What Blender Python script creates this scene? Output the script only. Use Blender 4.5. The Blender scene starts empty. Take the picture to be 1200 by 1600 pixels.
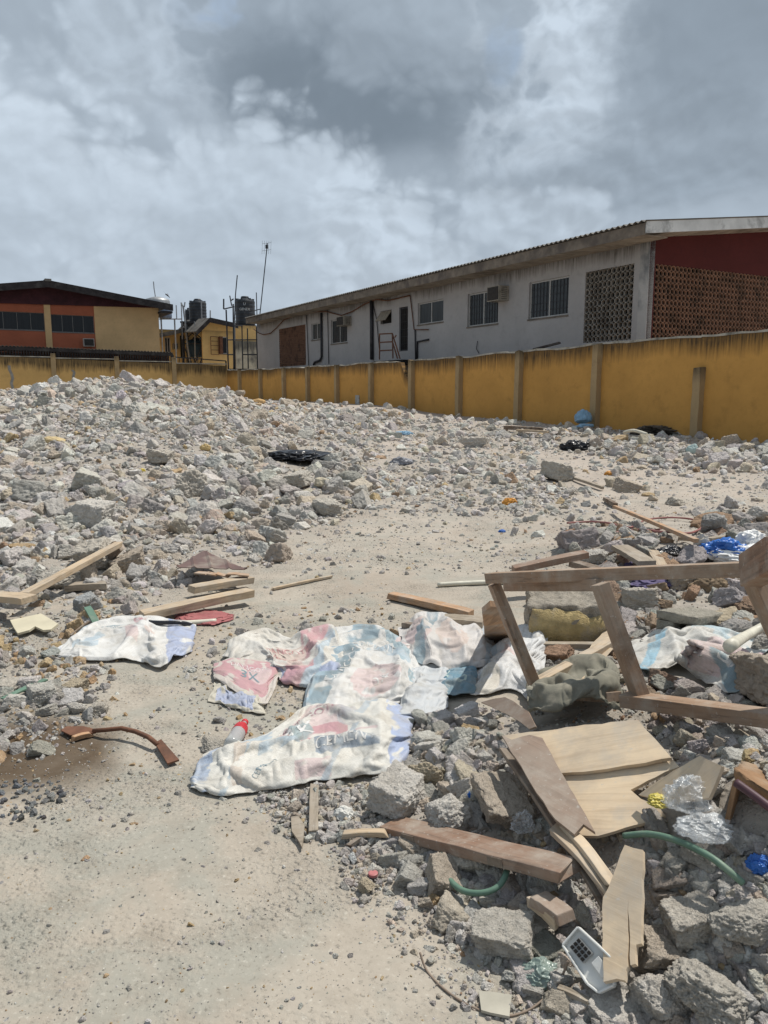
import bpy, bmesh, math, random
import numpy as np
from mathutils import Vector, Matrix
random.seed(7); RNG = np.random.default_rng(11)
C = bpy.context.scene.collection
PI = math.pi
# ------------------------------------------------------------------ camera model of the photograph (1200 x 1600)
F = 1200.0; CAMZ = 1.6; HOR = 610.0
P = math.atan((800-HOR)/F); CP, SP = math.cos(P), math.sin(P)
def rays(px, py):
    px = np.asarray(px, float); py = np.asarray(py, float)
    uy = (800-py)/F
    return (px-600)/F, CP+uy*SP, -SP+uy*CP
def at(px, py, Y):
    dx, dy, dz = rays(px, py); t = Y/dy
    return Vector((dx*t, Y, CAMZ+dz*t))
def to_px(x, y, z):
    z = z-CAMZ
    f = y*CP - z*SP; u = y*SP + z*CP
    return 600+F*x/f, 800-F*u/f
def flat(px, py, z=0.0):
    dx, dy, dz = rays(px, py); t = (z-CAMZ)/dz
    return Vector((dx*t, dy*t, z))
def on_plane(px, py, P0, n):
    dx, dy, dz = rays(px, py); d = Vector((dx, dy, dz)); o = Vector((0, 0, CAMZ))
    return o + d*((P0-o).dot(n)/d.dot(n))
# ------------------------------------------------------------------ noise
_perm = np.random.default_rng(3).permutation(512)
_perm = np.concatenate([_perm, _perm, _perm])
_g = np.random.default_rng(4).normal(size=(512, 3)); _g /= np.linalg.norm(_g, axis=1)[:, None]
def perlin(p):
    p = np.asarray(p, float); i = np.floor(p).astype(int); f = p-i; i &= 511
    u = f*f*f*(f*(f*6-15)+10); out = 0
    for a in (0, 1):
        for b in (0, 1):
            for c in (0, 1):
                h = _perm[_perm[_perm[(i[..., 0]+a) & 511]+((i[..., 1]+b) & 511)] + ((i[..., 2]+c) & 511)] & 511
                d = f-np.array([a, b, c]); g = _g[h]
                w = (u[..., 0] if a else 1-u[..., 0])*(u[..., 1] if b else 1-u[..., 1])*(u[..., 2] if c else 1-u[..., 2])
                out = out + w*(d*g).sum(-1)
    return out
def fbm(p, o=4, gain=.5):
    s, a, q = 0, 1, np.asarray(p, float)
    for k in range(o):
        s = s+a*perlin(q); q = q*2.03+17.3; a *= gain
    return s
def fbm2(x, y, k, o=4, seed=0., gain=.5):
    return fbm(np.stack([np.asarray(x)*k, np.asarray(y)*k, np.zeros_like(np.asarray(x, float))+seed+.37], -1), o, gain)
def sst(a, b, x):
    t = np.clip((x-a)/(b-a), 0, 1); return t*t*(3-2*t)
# ------------------------------------------------------------------ terrain
FRONT = ([-2000, 0, 120, 230, 330, 430, 520, 600, 700], [5.9, 5.8, 6.0, 6.3, 7.0, 8.4, 9.6, 12., 15.])
RIDGE = ([-2000, -300, 0, 50, 120, 170, 230, 300, 345, 400, 450, 520, 600, 700], [.95, 1.0, 1.06, 1.24, 1.38, 1.5, 1.39, 1.2, 1.16, .76, .46, .3, .15, 0])
HEAP = [(770, 1230, .10, .40, .35), (900, 1260, .17, .45, .5), (1120, 1200, .19, .6, .5), (1090, 1420, .20, .40, .40),
        (1150, 980, .12, .9, .7), (1060, 880, .2, 1.3, .8), (700, 1010, .05, .5, .4), (1250, 1300, .3, .5, .9), (1300, 1500, .25, .35, .4),
        (870, 745, .10, .9, 1.3), (660, 745, .10, 1., 1.), (1020, 850, .10, 1., .8), (180, 960, .04, .8, .5)]
HEAP = [(flat(a, b).x, flat(a, b).y, c, d, e) for a, b, c, d, e in HEAP]
WD = Vector((-.4857, .8741, 0)); WN = Vector((.8741, .4857, 0)); WDIST = 14.58      # long yellow wall: direction away, and towards the neighbour
def base_h(x, y):
    x = np.asarray(x, float); y = np.asarray(y, float)
    h = .028*np.clip(y-7, 0, 30)
    pxh = 600+1215*x/np.maximum(y, 1.0)
    fr = np.interp(pxh, *FRONT); rg = np.interp(pxh, *RIDGE)
    t = np.clip((y-fr)/(23-fr), 0, 1)
    prof = .35*t + .65*t*t*(3-2*t)
    back = 1-sst(24, 37, y)
    h = h + rg*prof*back
    for cx, cy, a, sx, sy in HEAP:
        h = h + a*np.exp(-((x-cx)/sx)**2-((y-cy)/sy)**2)
    dw = WDIST-(x*WN.x+y*WN.y)                      # metres in front of the long wall
    bank = .26*np.exp(-(np.clip(dw-.6, 0, None)/2.0)**2)*sst(8, 16, y)
    return h+bank
def hgt(x, y):
    x = np.asarray(x, float); y = np.asarray(y, float)
    h = base_h(x, y)
    rough = np.clip(h*1.6, .12, 1)
    far = sst(3, 9, y)
    h = h + (.055*fbm2(x, y, .8, 4, 1.)*(.35+.65*far) + .018*fbm2(x, y, 4., 3, 5.))*rough
    return h + .010*fbm2(x, y, 2.2, 3, 9.)
_TS = np.concatenate([np.linspace(1.2, 12, 500), np.geomspace(12.05, 60, 260)])
def G(px, py, lift=0.):
    """terrain points seen at photo pixels (vectorised)"""
    px = np.atleast_1d(np.asarray(px, float)); py = np.atleast_1d(np.asarray(py, float))
    dx, dy, dz = rays(px, py); out = np.zeros((len(px), 3))
    for s in range(0, len(px), 1500):
        e = slice(s, s+1500)
        t = _TS[None, :]/dy[e, None]
        X = dx[e, None]*t; Y = dy[e, None]*t; Z = CAMZ+dz[e, None]*t
        H = base_h(X, Y)+lift
        below = Z < H; k = below.argmax(1); k[~below.any(1)] = -1; k = np.where(k == 0, 1, k)
        r = np.arange(len(k)); a = (Z-H)[r, k-1]; b = (Z-H)[r, k]
        w = np.clip(a/(a-b+1e-9), 0, 1)
        tt = t[r, k-1]*(1-w)+t[r, k]*w
        out[e, 0] = dx[e]*tt; out[e, 1] = dy[e]*tt
    out[:, 2] = hgt(out[:, 0], out[:, 1])+lift
    return out
def g1(px, py, lift=0.):
    return Vector(G(px, py, lift)[0])
# ------------------------------------------------------------------ object helpers
def mesh_np(name, co, tris=None, quads=None, smooth=False, col=None, uv=None):
    me = bpy.data.meshes.new(name)
    loops = []; starts = []; n = 0
    if tris is not None and len(tris):
        loops.append(np.asarray(tris).ravel()); starts.append(np.arange(len(tris))*3); n = len(tris)*3
    if quads is not None and len(quads):
        loops.append(np.asarray(quads).ravel()); starts.append(n+np.arange(len(quads))*4)
    loops = np.concatenate(loops).astype(np.int32); starts = np.concatenate(starts).astype(np.int32)
    me.vertices.add(len(co)); me.vertices.foreach_set('co', np.asarray(co, np.float32).ravel())
    me.loops.add(len(loops)); me.loops.foreach_set('vertex_index', loops)
    me.polygons.add(len(starts)); me.polygons.foreach_set('loop_start', starts)
    me.polygons.foreach_set('use_smooth', np.full(len(starts), smooth))
    if col is not None:
        a = me.attributes.new('tint', 'FLOAT_COLOR', 'POINT'); cc = np.ones((len(co), 4), np.float32); cc[:, :3] = col
        a.data.foreach_set('color', cc.ravel())
    if uv is not None:
        a = me.attributes.new('gv', 'FLOAT_VECTOR', 'POINT'); a.data.foreach_set('vector', np.asarray(uv, np.float32).ravel())
    me.update(calc_edges=True); me.validate()
    return me
def wloc(o):
    v = Vector((0, 0, 0))
    while o is not None:
        v = v+o.location; o = o.parent
    return v
def link(name, me, mat=None, parent=None, loc=None):
    o = bpy.data.objects.new(name, me); C.objects.link(o)
    if mat is not None: me.materials.append(mat)
    if parent is not None: o.parent = parent
    if loc is not None: o.location = loc
    return o
def tag(o, label=None, cat=None, group=None, kind=None):
    if label: o['label'] = label
    if cat: o['category'] = cat
    if group: o['group'] = group
    if kind: o['kind'] = kind
    return o
def thing(name, label, cat, loc=(0, 0, 0), group=None):
    o = bpy.data.objects.new(name, None); C.objects.link(o); o.location = loc; o.empty_display_size = .1
    return tag(o, label, cat, group)
class MB:
    """collects shapes in world coordinates, builds ONE mesh object"""
    def __init__(s): s.v = []; s.f = []; s.g = []; s.k = 0
    def add(s, vs, fs, gs=None):
        b = len(s.v); s.v += [tuple(v) for v in vs]; s.f += [tuple(b+i for i in f) for f in fs]
        s.g += [tuple(g) for g in (gs if gs is not None else vs)]
        return s
    def hexa(s, p, gs=None):                # 8 points: bottom ring 0-3, top ring 4-7
        return s.add(p, [(3, 2, 1, 0), (4, 5, 6, 7), (0, 1, 5, 4), (1, 2, 6, 5), (2, 3, 7, 6), (3, 0, 4, 7)], gs)
    def box(s, c, u, v, w, su, sv, sw):
        c = Vector(c); u, v, w = Vector(u), Vector(v), Vector(w)
        p = [c+u*(a*su/2)+v*(b*sv/2)+w*(d*sw/2) for d in (-1, 1) for a, b in ((-1, -1), (1, -1), (1, 1), (-1, 1))]
        return s.hexa(p)
    def beam(s, p0, p1, w, h, up=(0, 0, 1), jit=0., n=1, warp=0.):
        p0, p1 = Vector(p0), Vector(p1); d = p1-p0; L = d.length; d.normalize()
        side = d.cross(Vector(up)); side = side.normalized() if side.length > 1e-5 else d.orthogonal().normalized()
        u2 = side.cross(d); s.k += 1; off = random.uniform(0, 50)
        vs = []; gs = []
        ph = random.uniform(0, 6)
        for i in range(n+1):
            t = i/n; bow = u2*(warp*math.sin(PI*t)) + side*(warp*.5*math.sin(2*t+ph))
            for a, b in ((-1, -1), (1, -1), (1, 1), (-1, 1)):
                j = random.uniform(-jit, jit) if i in (0, n) else 0
                e = .02*jit/.012 if n > 4 else 0.
                vs.append(p0+d*(L*t+j)+side*(a*w/2*(1+random.uniform(-e, e)*2))+u2*(b*h/2*(1+random.uniform(-e, e)*3))+bow); gs.append((L*t+off, a*w/2+off, b*h/2))
        fs = [(0, 1, 2, 3), tuple(4*n+k for k in (3, 2, 1, 0))]
        for i in range(n):
            for k in range(4):
                fs.append((4*i+k, 4*(i+1)+k, 4*(i+1)+(k+1) % 4, 4*i+(k+1) % 4))
        return s.add(vs, fs, gs)
    def tube(s, pts, r, n=8, r1=None, cap=True):
        pts = [Vector(p) for p in pts]; m = len(pts); vs = []; gs = []; prev = None; Lg = 0
        for i, p in enumerate(pts):
            d = (pts[min(i+1, m-1)]-pts[max(i-1, 0)]).normalized()
            a = prev-d*prev.dot(d) if prev is not None else d.orthogonal()
            a = a.normalized() if a.length > 1e-6 else d.orthogonal().normalized()
            prev = a; b = d.cross(a)
            rr = r if r1 is None else r+(r1-r)*i/max(1, m-1)
            if i: Lg += (p-pts[i-1]).length
            for k in range(n):
                q = 2*PI*k/n; vs.append(p+a*(rr*math.cos(q))+b*(rr*math.sin(q))); gs.append((Lg, q*rr, 0))
        fs = [(i*n+k, i*n+(k+1) % n, (i+1)*n+(k+1) % n, (i+1)*n+k) for i in range(m-1) for k in range(n)]
        if cap: fs += [tuple(reversed(range(n))), tuple((m-1)*n+k for k in range(n))]
        return s.add(vs, fs, gs)
    def lathe(s, base, prof, n=24, axis=(0, 0, 1)):
        base = Vector(base); ax = Vector(axis).normalized(); a = ax.orthogonal().normalized(); b = ax.cross(a)
        vs = [base+ax*z+a*(r*math.cos(2*PI*k/n))+b*(r*math.sin(2*PI*k/n)) for r, z in prof for k in range(n)]
        m = len(prof)
        fs = [(i*n+k, i*n+(k+1) % n, (i+1)*n+(k+1) % n, (i+1)*n+k) for i in range(m-1) for k in range(n)]
        fs += [tuple(reversed(range(n))), tuple((m-1)*n+k for k in range(n))]
        return s.add(vs, fs)
    def prism(s, outl, thick, nrm=None):    # outl: coplanar world points, extruded along nrm by thick (both ways half)
        o = [Vector(p) for p in outl]; n = len(o)
        if nrm is None:
            nrm = Vector((0, 0, 0))
            for i in range(n): nrm += o[i].cross(o[(i+1) % n])
            nrm.normalize()
        nrm = Vector(nrm); h = nrm*(thick/2); off = random.uniform(0, 40)
        c = sum(o, Vector())/n; e = (o[1]-o[0]).normalized(); e2 = nrm.cross(e)
        gg = [((p-c).dot(e)+off, (p-c).dot(e2)+off, 0) for p in o]
        return s.add([p-h for p in o]+[p+h for p in o], [tuple(reversed(range(n))), tuple(range(n, 2*n))]+[(i, (i+1) % n, n+(i+1) % n, n+i) for i in range(n)], gg+gg)
    def build(s, name, mat, parent=None, smooth=False, loc=None, bevel=0.):
        me = bpy.data.meshes.new(name)
        o = Vector(loc) if loc is not None else (wloc(parent) if parent is not None else Vector((sum(v[0] for v in s.v)/len(s.v), sum(v[1] for v in s.v)/len(s.v), min(v[2] for v in s.v))))
        me.from_pydata([(v[0]-o.x, v[1]-o.y, v[2]-o.z) for v in s.v], [], s.f)
        a = me.attributes.new('gv', 'FLOAT_VECTOR', 'POINT'); a.data.foreach_set('vector', np.asarray(s.g, np.float32).ravel())
        if smooth: me.polygons.foreach_set('use_smooth', [True]*len(me.polygons))
        me.update(); ob = link(name, me, mat, parent, None if parent is not None else o)
        if parent is not None and loc is not None: ob.location = o-wloc(parent)
        if bevel:
            m = ob.modifiers.new('bevel', 'BEVEL'); m.width = bevel; m.segments = 2; m.limit_method = 'ANGLE'; m.angle_limit = .6
        return ob
# ------------------------------------------------------------------ materials
def nt(name):
    m = bpy.data.materials.new(name); m.use_nodes = True; t = m.node_tree
    return m, t, t.nodes['Principled BSDF'], t.nodes['Material Output']
def nd(t, typ, **k):
    n = t.nodes.new(typ)
    for a, b in k.items():
        if a.startswith('i_'): n.inputs[a[2:].replace('_', ' ')].default_value = b
        else: setattr(n, a, b)
    return n
def ramp(t, fac, stops, interp='LINEAR'):
    r = t.nodes.new('ShaderNodeValToRGB'); r.color_ramp.interpolation = interp; e = r.color_ramp.elements
    while len(e) < len(stops): e.new(.5)
    for k, (p, c) in enumerate(stops):
        e[k].position = p; e[k].color = (c, c, c, 1) if isinstance(c, (int, float)) else (*c, 1)
    t.links.new(fac, r.inputs[0]); return r.outputs[0]
def mixc(t, fac, a, b, mode='MIX'):
    m = t.nodes.new('ShaderNodeMix'); m.data_type = 'RGBA'; m.blend_type = mode
    for s, v in ((m.inputs[0], fac), (m.inputs[6], a), (m.inputs[7], b)):
        if hasattr(v, 'links') or isinstance(v, bpy.types.NodeSocket): t.links.new(v, s)
        elif isinstance(v, (int, float)): s.default_value = v
        else: s.default_value = (*v, 1)
    return m.outputs[2]
def math_(t, op, a, b=None, c=None):
    m = t.nodes.new('ShaderNodeMath'); m.operation = op
    for s, v in zip(m.inputs, (a, b, c)):
        if v is None: continue
        if isinstance(v, bpy.types.NodeSocket): t.links.new(v, s)
        else: s.default_value = v
    return m.outputs[0]
def noise(t, vec, scale, detail=4, rough=.55, dist=0.):
    n = nd(t, 'ShaderNodeTexNoise'); n.inputs['Scale'].default_value = scale; n.inputs['Detail'].default_value = detail
    n.inputs['Roughness'].default_value = rough; n.inputs['Distortion'].default_value = dist
    if vec is not None: t.links.new(vec, n.inputs['Vector'])
    return n.outputs[0]
def coord(t, kind='Object'):
    return t.nodes.new('ShaderNodeTexCoord').outputs[kind]
def attr(t, name, out='Vector'):
    a = t.nodes.new('ShaderNodeAttribute'); a.attribute_name = name; return a.outputs[out]
def mapv(t, vec, scale=(1, 1, 1), loc=(0, 0, 0)):
    m = t.nodes.new('ShaderNodeMapping'); m.inputs['Scale'].default_value = scale; m.inputs['Location'].default_value = loc
    t.links.new(vec, m.inputs[0]); return m.outputs[0]
def geopos(t): return t.nodes.new('ShaderNodeNewGeometry').outputs['Position']
def bump(t, b, h, strength=.4, dist=.01):
    n = t.nodes.new('ShaderNodeBump'); n.inputs['Strength'].default_value = strength; n.inputs['Distance'].default_value = dist
    t.links.new(h, n.inputs['Height'])
    old = b.inputs['Normal'].links
    if old: t.links.new(old[0].from_socket, n.inputs['Normal'])
    t.links.new(n.outputs[0], b.inputs['Normal'])
def simple(name, c, rough=.7, var=.25, scale=6., metal=0., bmp=.15, bd=.004, bscale=60., spec=.3, vec='Object', dirt=None):
    m, t, b, o = nt(name); v = coord(t, vec)
    n1 = noise(t, v, scale, 5, .6)
    c0 = tuple(max(0, x*(1-var)) for x in c); c1 = tuple(min(1, x*(1+var)) for x in c)
    col = ramp(t, n1, [(.3, c0), (.7, c1)])
    if dirt:
        n2 = noise(t, v, scale*.6, 6, .65); col = mixc(t, ramp(t, n2, [(.5, 0.), (.66, .85)]), col, dirt)
    t.links.new(col, b.inputs['Base Color']); b.inputs['Roughness'].default_value = rough; b.inputs['Metallic'].default_value = metal
    b.inputs['Specular IOR Level'].default_value = spec
    if bmp: bump(t, b, noise(t, v, bscale, 5, .65), bmp, bd)
    return m
# ------------------------------------------------------------------ camera, sun, sky
cam = bpy.data.cameras.new('camera'); cam.sensor_fit = 'VERTICAL'; cam.sensor_height = 24; cam.lens = F/1600*24
cam.clip_end = 2000; cam.clip_start = .05
co = bpy.data.objects.new('camera', cam); C.objects.link(co); co.location = (0, 0, CAMZ); co.rotation_euler = (PI/2-P, 0, 0)
bpy.context.scene.camera = co
SUN_AZ, SUN_EL = math.radians(56), math.radians(63)         # azimuth clockwise from the view direction
sl = bpy.data.lights.new('sun', 'SUN'); sl.energy = 4.2; sl.angle = math.radians(.6); sl.color = (1, .955, .88)
so = bpy.data.objects.new('sun', sl); C.objects.link(so)
so.rotation_euler = Vector((-math.sin(SUN_AZ)*math.cos(SUN_EL), -math.cos(SUN_AZ)*math.cos(SUN_EL), -math.sin(SUN_EL))).to_track_quat('-Z', 'Y').to_euler()
vs = bpy.context.scene.view_settings; vs.view_transform = 'Standard'; vs.look = 'None'; vs.exposure = 0; vs.gamma = 1
bpy.context.scene.cycles.max_bounces = 6
def make_world():
    w = bpy.data.worlds.new('World'); bpy.context.scene.world = w; w.use_nodes = True; t = w.node_tree; bg = t.nodes['Background']
    sky = t.nodes.new('ShaderNodeTexSky'); sky.sky_type = 'NISHITA'; sky.sun_disc = False
    sky.sun_elevation = SUN_EL; sky.sun_rotation = SUN_AZ; sky.dust_density = 3.; sky.air_density = 1.
    S = .1; bg.inputs['Strength'].default_value = S
    d = coord(t, 'Generated'); sp = t.nodes.new('ShaderNodeSeparateXYZ'); t.links.new(d, sp.inputs[0])
    az = math_(t, 'ARCTAN2', sp.outputs[0], sp.outputs[1]); el = math_(t, 'ARCSINE', sp.outputs[2])
    cb = t.nodes.new('ShaderNodeCombineXYZ'); t.links.new(az, cb.inputs[0]); t.links.new(math_(t, 'MULTIPLY', el, 1.3), cb.inputs[1])
    v = cb.outputs[0]
    sub = lambda x, y: math_(t, 'SUBTRACT', x, y); mul = lambda x, y: math_(t, 'MULTIPLY', x, y); add = lambda x, y: math_(t, 'ADD', x, y)
    def puff(vec, sc):                         # rounded billows
        w = nd(t, 'ShaderNodeTexVoronoi', feature='F1', voronoi_dimensions='2D'); w.inputs['Scale'].default_value = sc; t.links.new(vec, w.inputs['Vector']); return w.outputs['Distance']
    nz = nd(t, 'ShaderNodeTexNoise'); nz.inputs['Scale'].default_value = 9.; nz.inputs['Detail'].default_value = 5; t.links.new(v, nz.inputs['Vector'])
    vm = t.nodes.new('ShaderNodeVectorMath'); vm.operation = 'SCALE'; t.links.new(nz.outputs['Color'], vm.inputs[0]); vm.inputs['Scale'].default_value = .075
    va = t.nodes.new('ShaderNodeVectorMath'); t.links.new(v, va.inputs[0]); t.links.new(vm.outputs[0], va.inputs[1]); vw = va.outputs[0]
    nA = noise(t, v, 5.5, 8, .58, .3); nB = noise(t, mapv(t, v, loc=(3.1, 1.7, .4)), 13., 8, .62, .3)
    nB2 = noise(t, mapv(t, v, loc=(3.1-.010, 1.7-.016, .4)), 13., 8, .62, .3)
    def pf(vec): return add(add(mul(puff(vec, 13.), .55), mul(puff(mapv(t, vec, loc=(2, 5, 1)), 29.), .3)), mul(puff(mapv(t, vec, loc=(7, 1, 3)), 62.), .15))
    pB = pf(vw); pB2 = pf(mapv(t, vw, loc=(-.007, -.014, 0)))
    soft_e = add(mul(sub(nB, .5), .9), mul(sub(nA, .5), 1.))
    hard_e = add(mul(sub(pB, .42), 1.7), mul(sub(nB, .5), .55))
    emb = add(mul(sub(pB2, pB), 2.6), mul(sub(nB, nB2), 1.3))   # billows catch the light from above
    k = lambda r, g, b: (r/S, g/S, b/S)
    lin = lambda c: ((c/255+.055)/1.055)**2.4
    g = lambda s_: k(*[lin(s_*1.0+c) for c in (-9, 4, 17)])
    col = mixc(t, .88, sky.outputs[0], g(172))
    def blob(px, py, rx, ry, c, soft=.6, amt=1., pert=1., hard=False, e=.2):
        nonlocal col
        dx, dy, dz = rays(px, py); a0 = math.atan2(dx, dy); e0 = math.asin(float(dz/math.sqrt(dx*dx+dy*dy+dz*dz)))
        fx = math_(t, 'DIVIDE', sub(az, a0), rx/1215); fy = math_(t, 'DIVIDE', sub(el, e0), ry/1215)
        r = math_(t, 'SQRT', add(mul(fx, fx), mul(fy, fy))); r = add(r, mul(hard_e if hard else soft_e, pert))
        m = t.nodes.new('ShaderNodeMapRange'); m.interpolation_type = 'SMOOTHSTEP'; t.links.new(r, m.inputs[0])
        m.inputs[1].default_value = 1+soft/2; m.inputs[2].default_value = 1-soft/2; m.inputs[3].default_value = 0; m.inputs[4].default_value = amt
        body = math_(t, 'ADD', mul(emb, e*1.3), add(mul(sub(nA, .5), .45), .5)); body.node.use_clamp = True
        cc = mixc(t, body, tuple(x*.87 for x in c), tuple(x*1.13 for x in c))
        col = mixc(t, m.outputs[0], col, cc)
    # veils high and far
    blob(150, 110, 330, 150, g(190), .9, .8)
    blob(60, 20, 240, 60, g(168), .9, .65)
    blob(1000, 140, 420, 330, g(181), .8, .8)
    blob(330, 20, 60, 30, k(.36, .47, .63), .7, .7, .5)
    # bright ragged rims
    blob(255, 90, 150, 90, g(196), .6, .6, 1.1, True, .8)
    blob(335, 160, 40, 50, g(206), .6, .5, .8, True, .3)
    blob(470, 285, 170, 60, g(200), .6, .6, .8, True, .4)
    blob(790, 120, 130, 160, g(209), .5, .8, 1., True, .5)
    blob(900, 110, 90, 170, g(204), .6, .7, 1.1, True, .9)
    blob(820, 260, 200, 70, g(190), .6, .7, 1., True, .7)
    blob(785, 80, 26, 40, k(.34, .44, .58), .6, .75, .7)
    # dark masses
    blob(560, 95, 245, 155, g(162), .45, .95, .8, True, .2)
    blob(530, 155, 200, 90, g(132), .9, .95, .5, False, .1)
    blob(640, 50, 150, 70, g(176), .8, .5, .7, True, .4)
    blob(1120, 50, 150, 110, g(145), .8, .8, .8, False, .12)
    blob(1150, 210, 200, 80, g(157), .8, .75, .7, False, .4)
    blob(980, 285, 210, 40, g(158), .8, .7, .8, False, .4)
    # clear blue-grey gaps
    blob(90, 215, 190, 45, g(166), .9, .6, .7); blob(620, 310, 120, 60, g(167), .8, .7, .6); blob(330, 320, 110, 60, g(164), .9, .7, .6)
    # low cumulus towers
    blob(-55, 570, 408, 356, g(212), .2, .95, .24, True, .4)
    blob(-80, 610, 385, 340, g(190), .6, .85, .3, False, .3)
    blob(425, 655, 330, 412, g(209), .2, .9, .24, True, .4)
    blob(400, 690, 310, 390, g(187), .6, .8, .3, False, .3)
    blob(545, 340, 70, 60, g(202), .2, .7, .5, True, .8)
    blob(640, 430, 130, 70, g(199), .2, .8, .5, True, .8)
    blob(810, 345, 130, 46, g(194), .4, .75, .7, True, .6)
    blob(400, 620, 900, 90, g(188), .9, .5, .4)
    t.links.new(col, bg.inputs['Color'])
make_world()
# ------------------------------------------------------------------ ground sheet
def poly_mask(px, py, poly, feather=14.):
    """>0 inside; soft edge in photo pixels"""
    px = np.asarray(px, float); py = np.asarray(py, float); ins = np.zeros(px.shape, bool); dm = np.full(px.shape, 1e9)
    n = len(poly)
    for i in range(n):
        x0, y0 = poly[i]; x1, y1 = poly[(i+1) % n]
        c = ((y0 > py) != (y1 > py)) & (px < (x1-x0)*(py-y0)/((y1-y0) if y1 != y0 else 1e-9)+x0); ins ^= c
        ex, ey = x1-x0, y1-y0; tt = np.clip(((px-x0)*ex+(py-y0)*ey)/(ex*ex+ey*ey+1e-9), 0, 1)
        dm = np.minimum(dm, np.hypot(px-x0-tt*ex, py-y0-tt*ey))
    sd = np.where(ins, dm, -dm)
    return np.clip(.5+sd/(2*feather), 0, 1)
Z_MOUND = [(-400, 640), (-60, 612), (0, 606), (50, 597), (120, 590), (170, 582), (230, 588), (300, 596), (350, 600), (405, 622), (460, 640), (560, 645), (600, 680), (585, 740), (610, 790), (520, 812), (445, 832), (440, 880), (330, 885), (300, 912), (230, 932), (120, 940), (-60, 960), (-400, 1000)]
Z_BANK = [(430, 636), (640, 648), (720, 657), (820, 660), (940, 655), (1090, 680), (1200, 695), (1560, 705), (1560, 748), (1200, 738), (1040, 730), (900, 712), (780, 700), (640, 690), (500, 668)]
Z_MID = [(600, 700), (740, 690), (890, 740), (900, 800), (760, 806), (640, 800), (590, 760)]
Z_BACK = [(880, 835), (1040, 815), (1220, 790), (1560, 1010), (1080, 1010), (960, 940)]
Z_HEAP = [(590, 1135), (700, 1105), (820, 1115), (900, 1120), (1560, 1080), (1560, 1640), (945, 1640), (880, 1560), (700, 1465), (650, 1400), (600, 1330), (580, 1250)]
Z_FRAME = [(840, 925), (960, 935), (1560, 980), (1560, 1130), (830, 1125)]
Z_LEFT = [(-40, 960), (170, 935), (290, 955), (200, 1020), (130, 1140), (-40, 1200)]
Z_GRAVEL = [(-30, 1222), (90, 1218), (120, 1240), (70, 1280), (-30, 1300)]
Z_STRIP = [(400, 1235), (590, 1225), (640, 1340), (560, 1410), (520, 1320), (430, 1290)]
Z_SACKS = [(300, 950), (640, 950), (660, 1150), (420, 1210), (280, 1130)]
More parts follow.
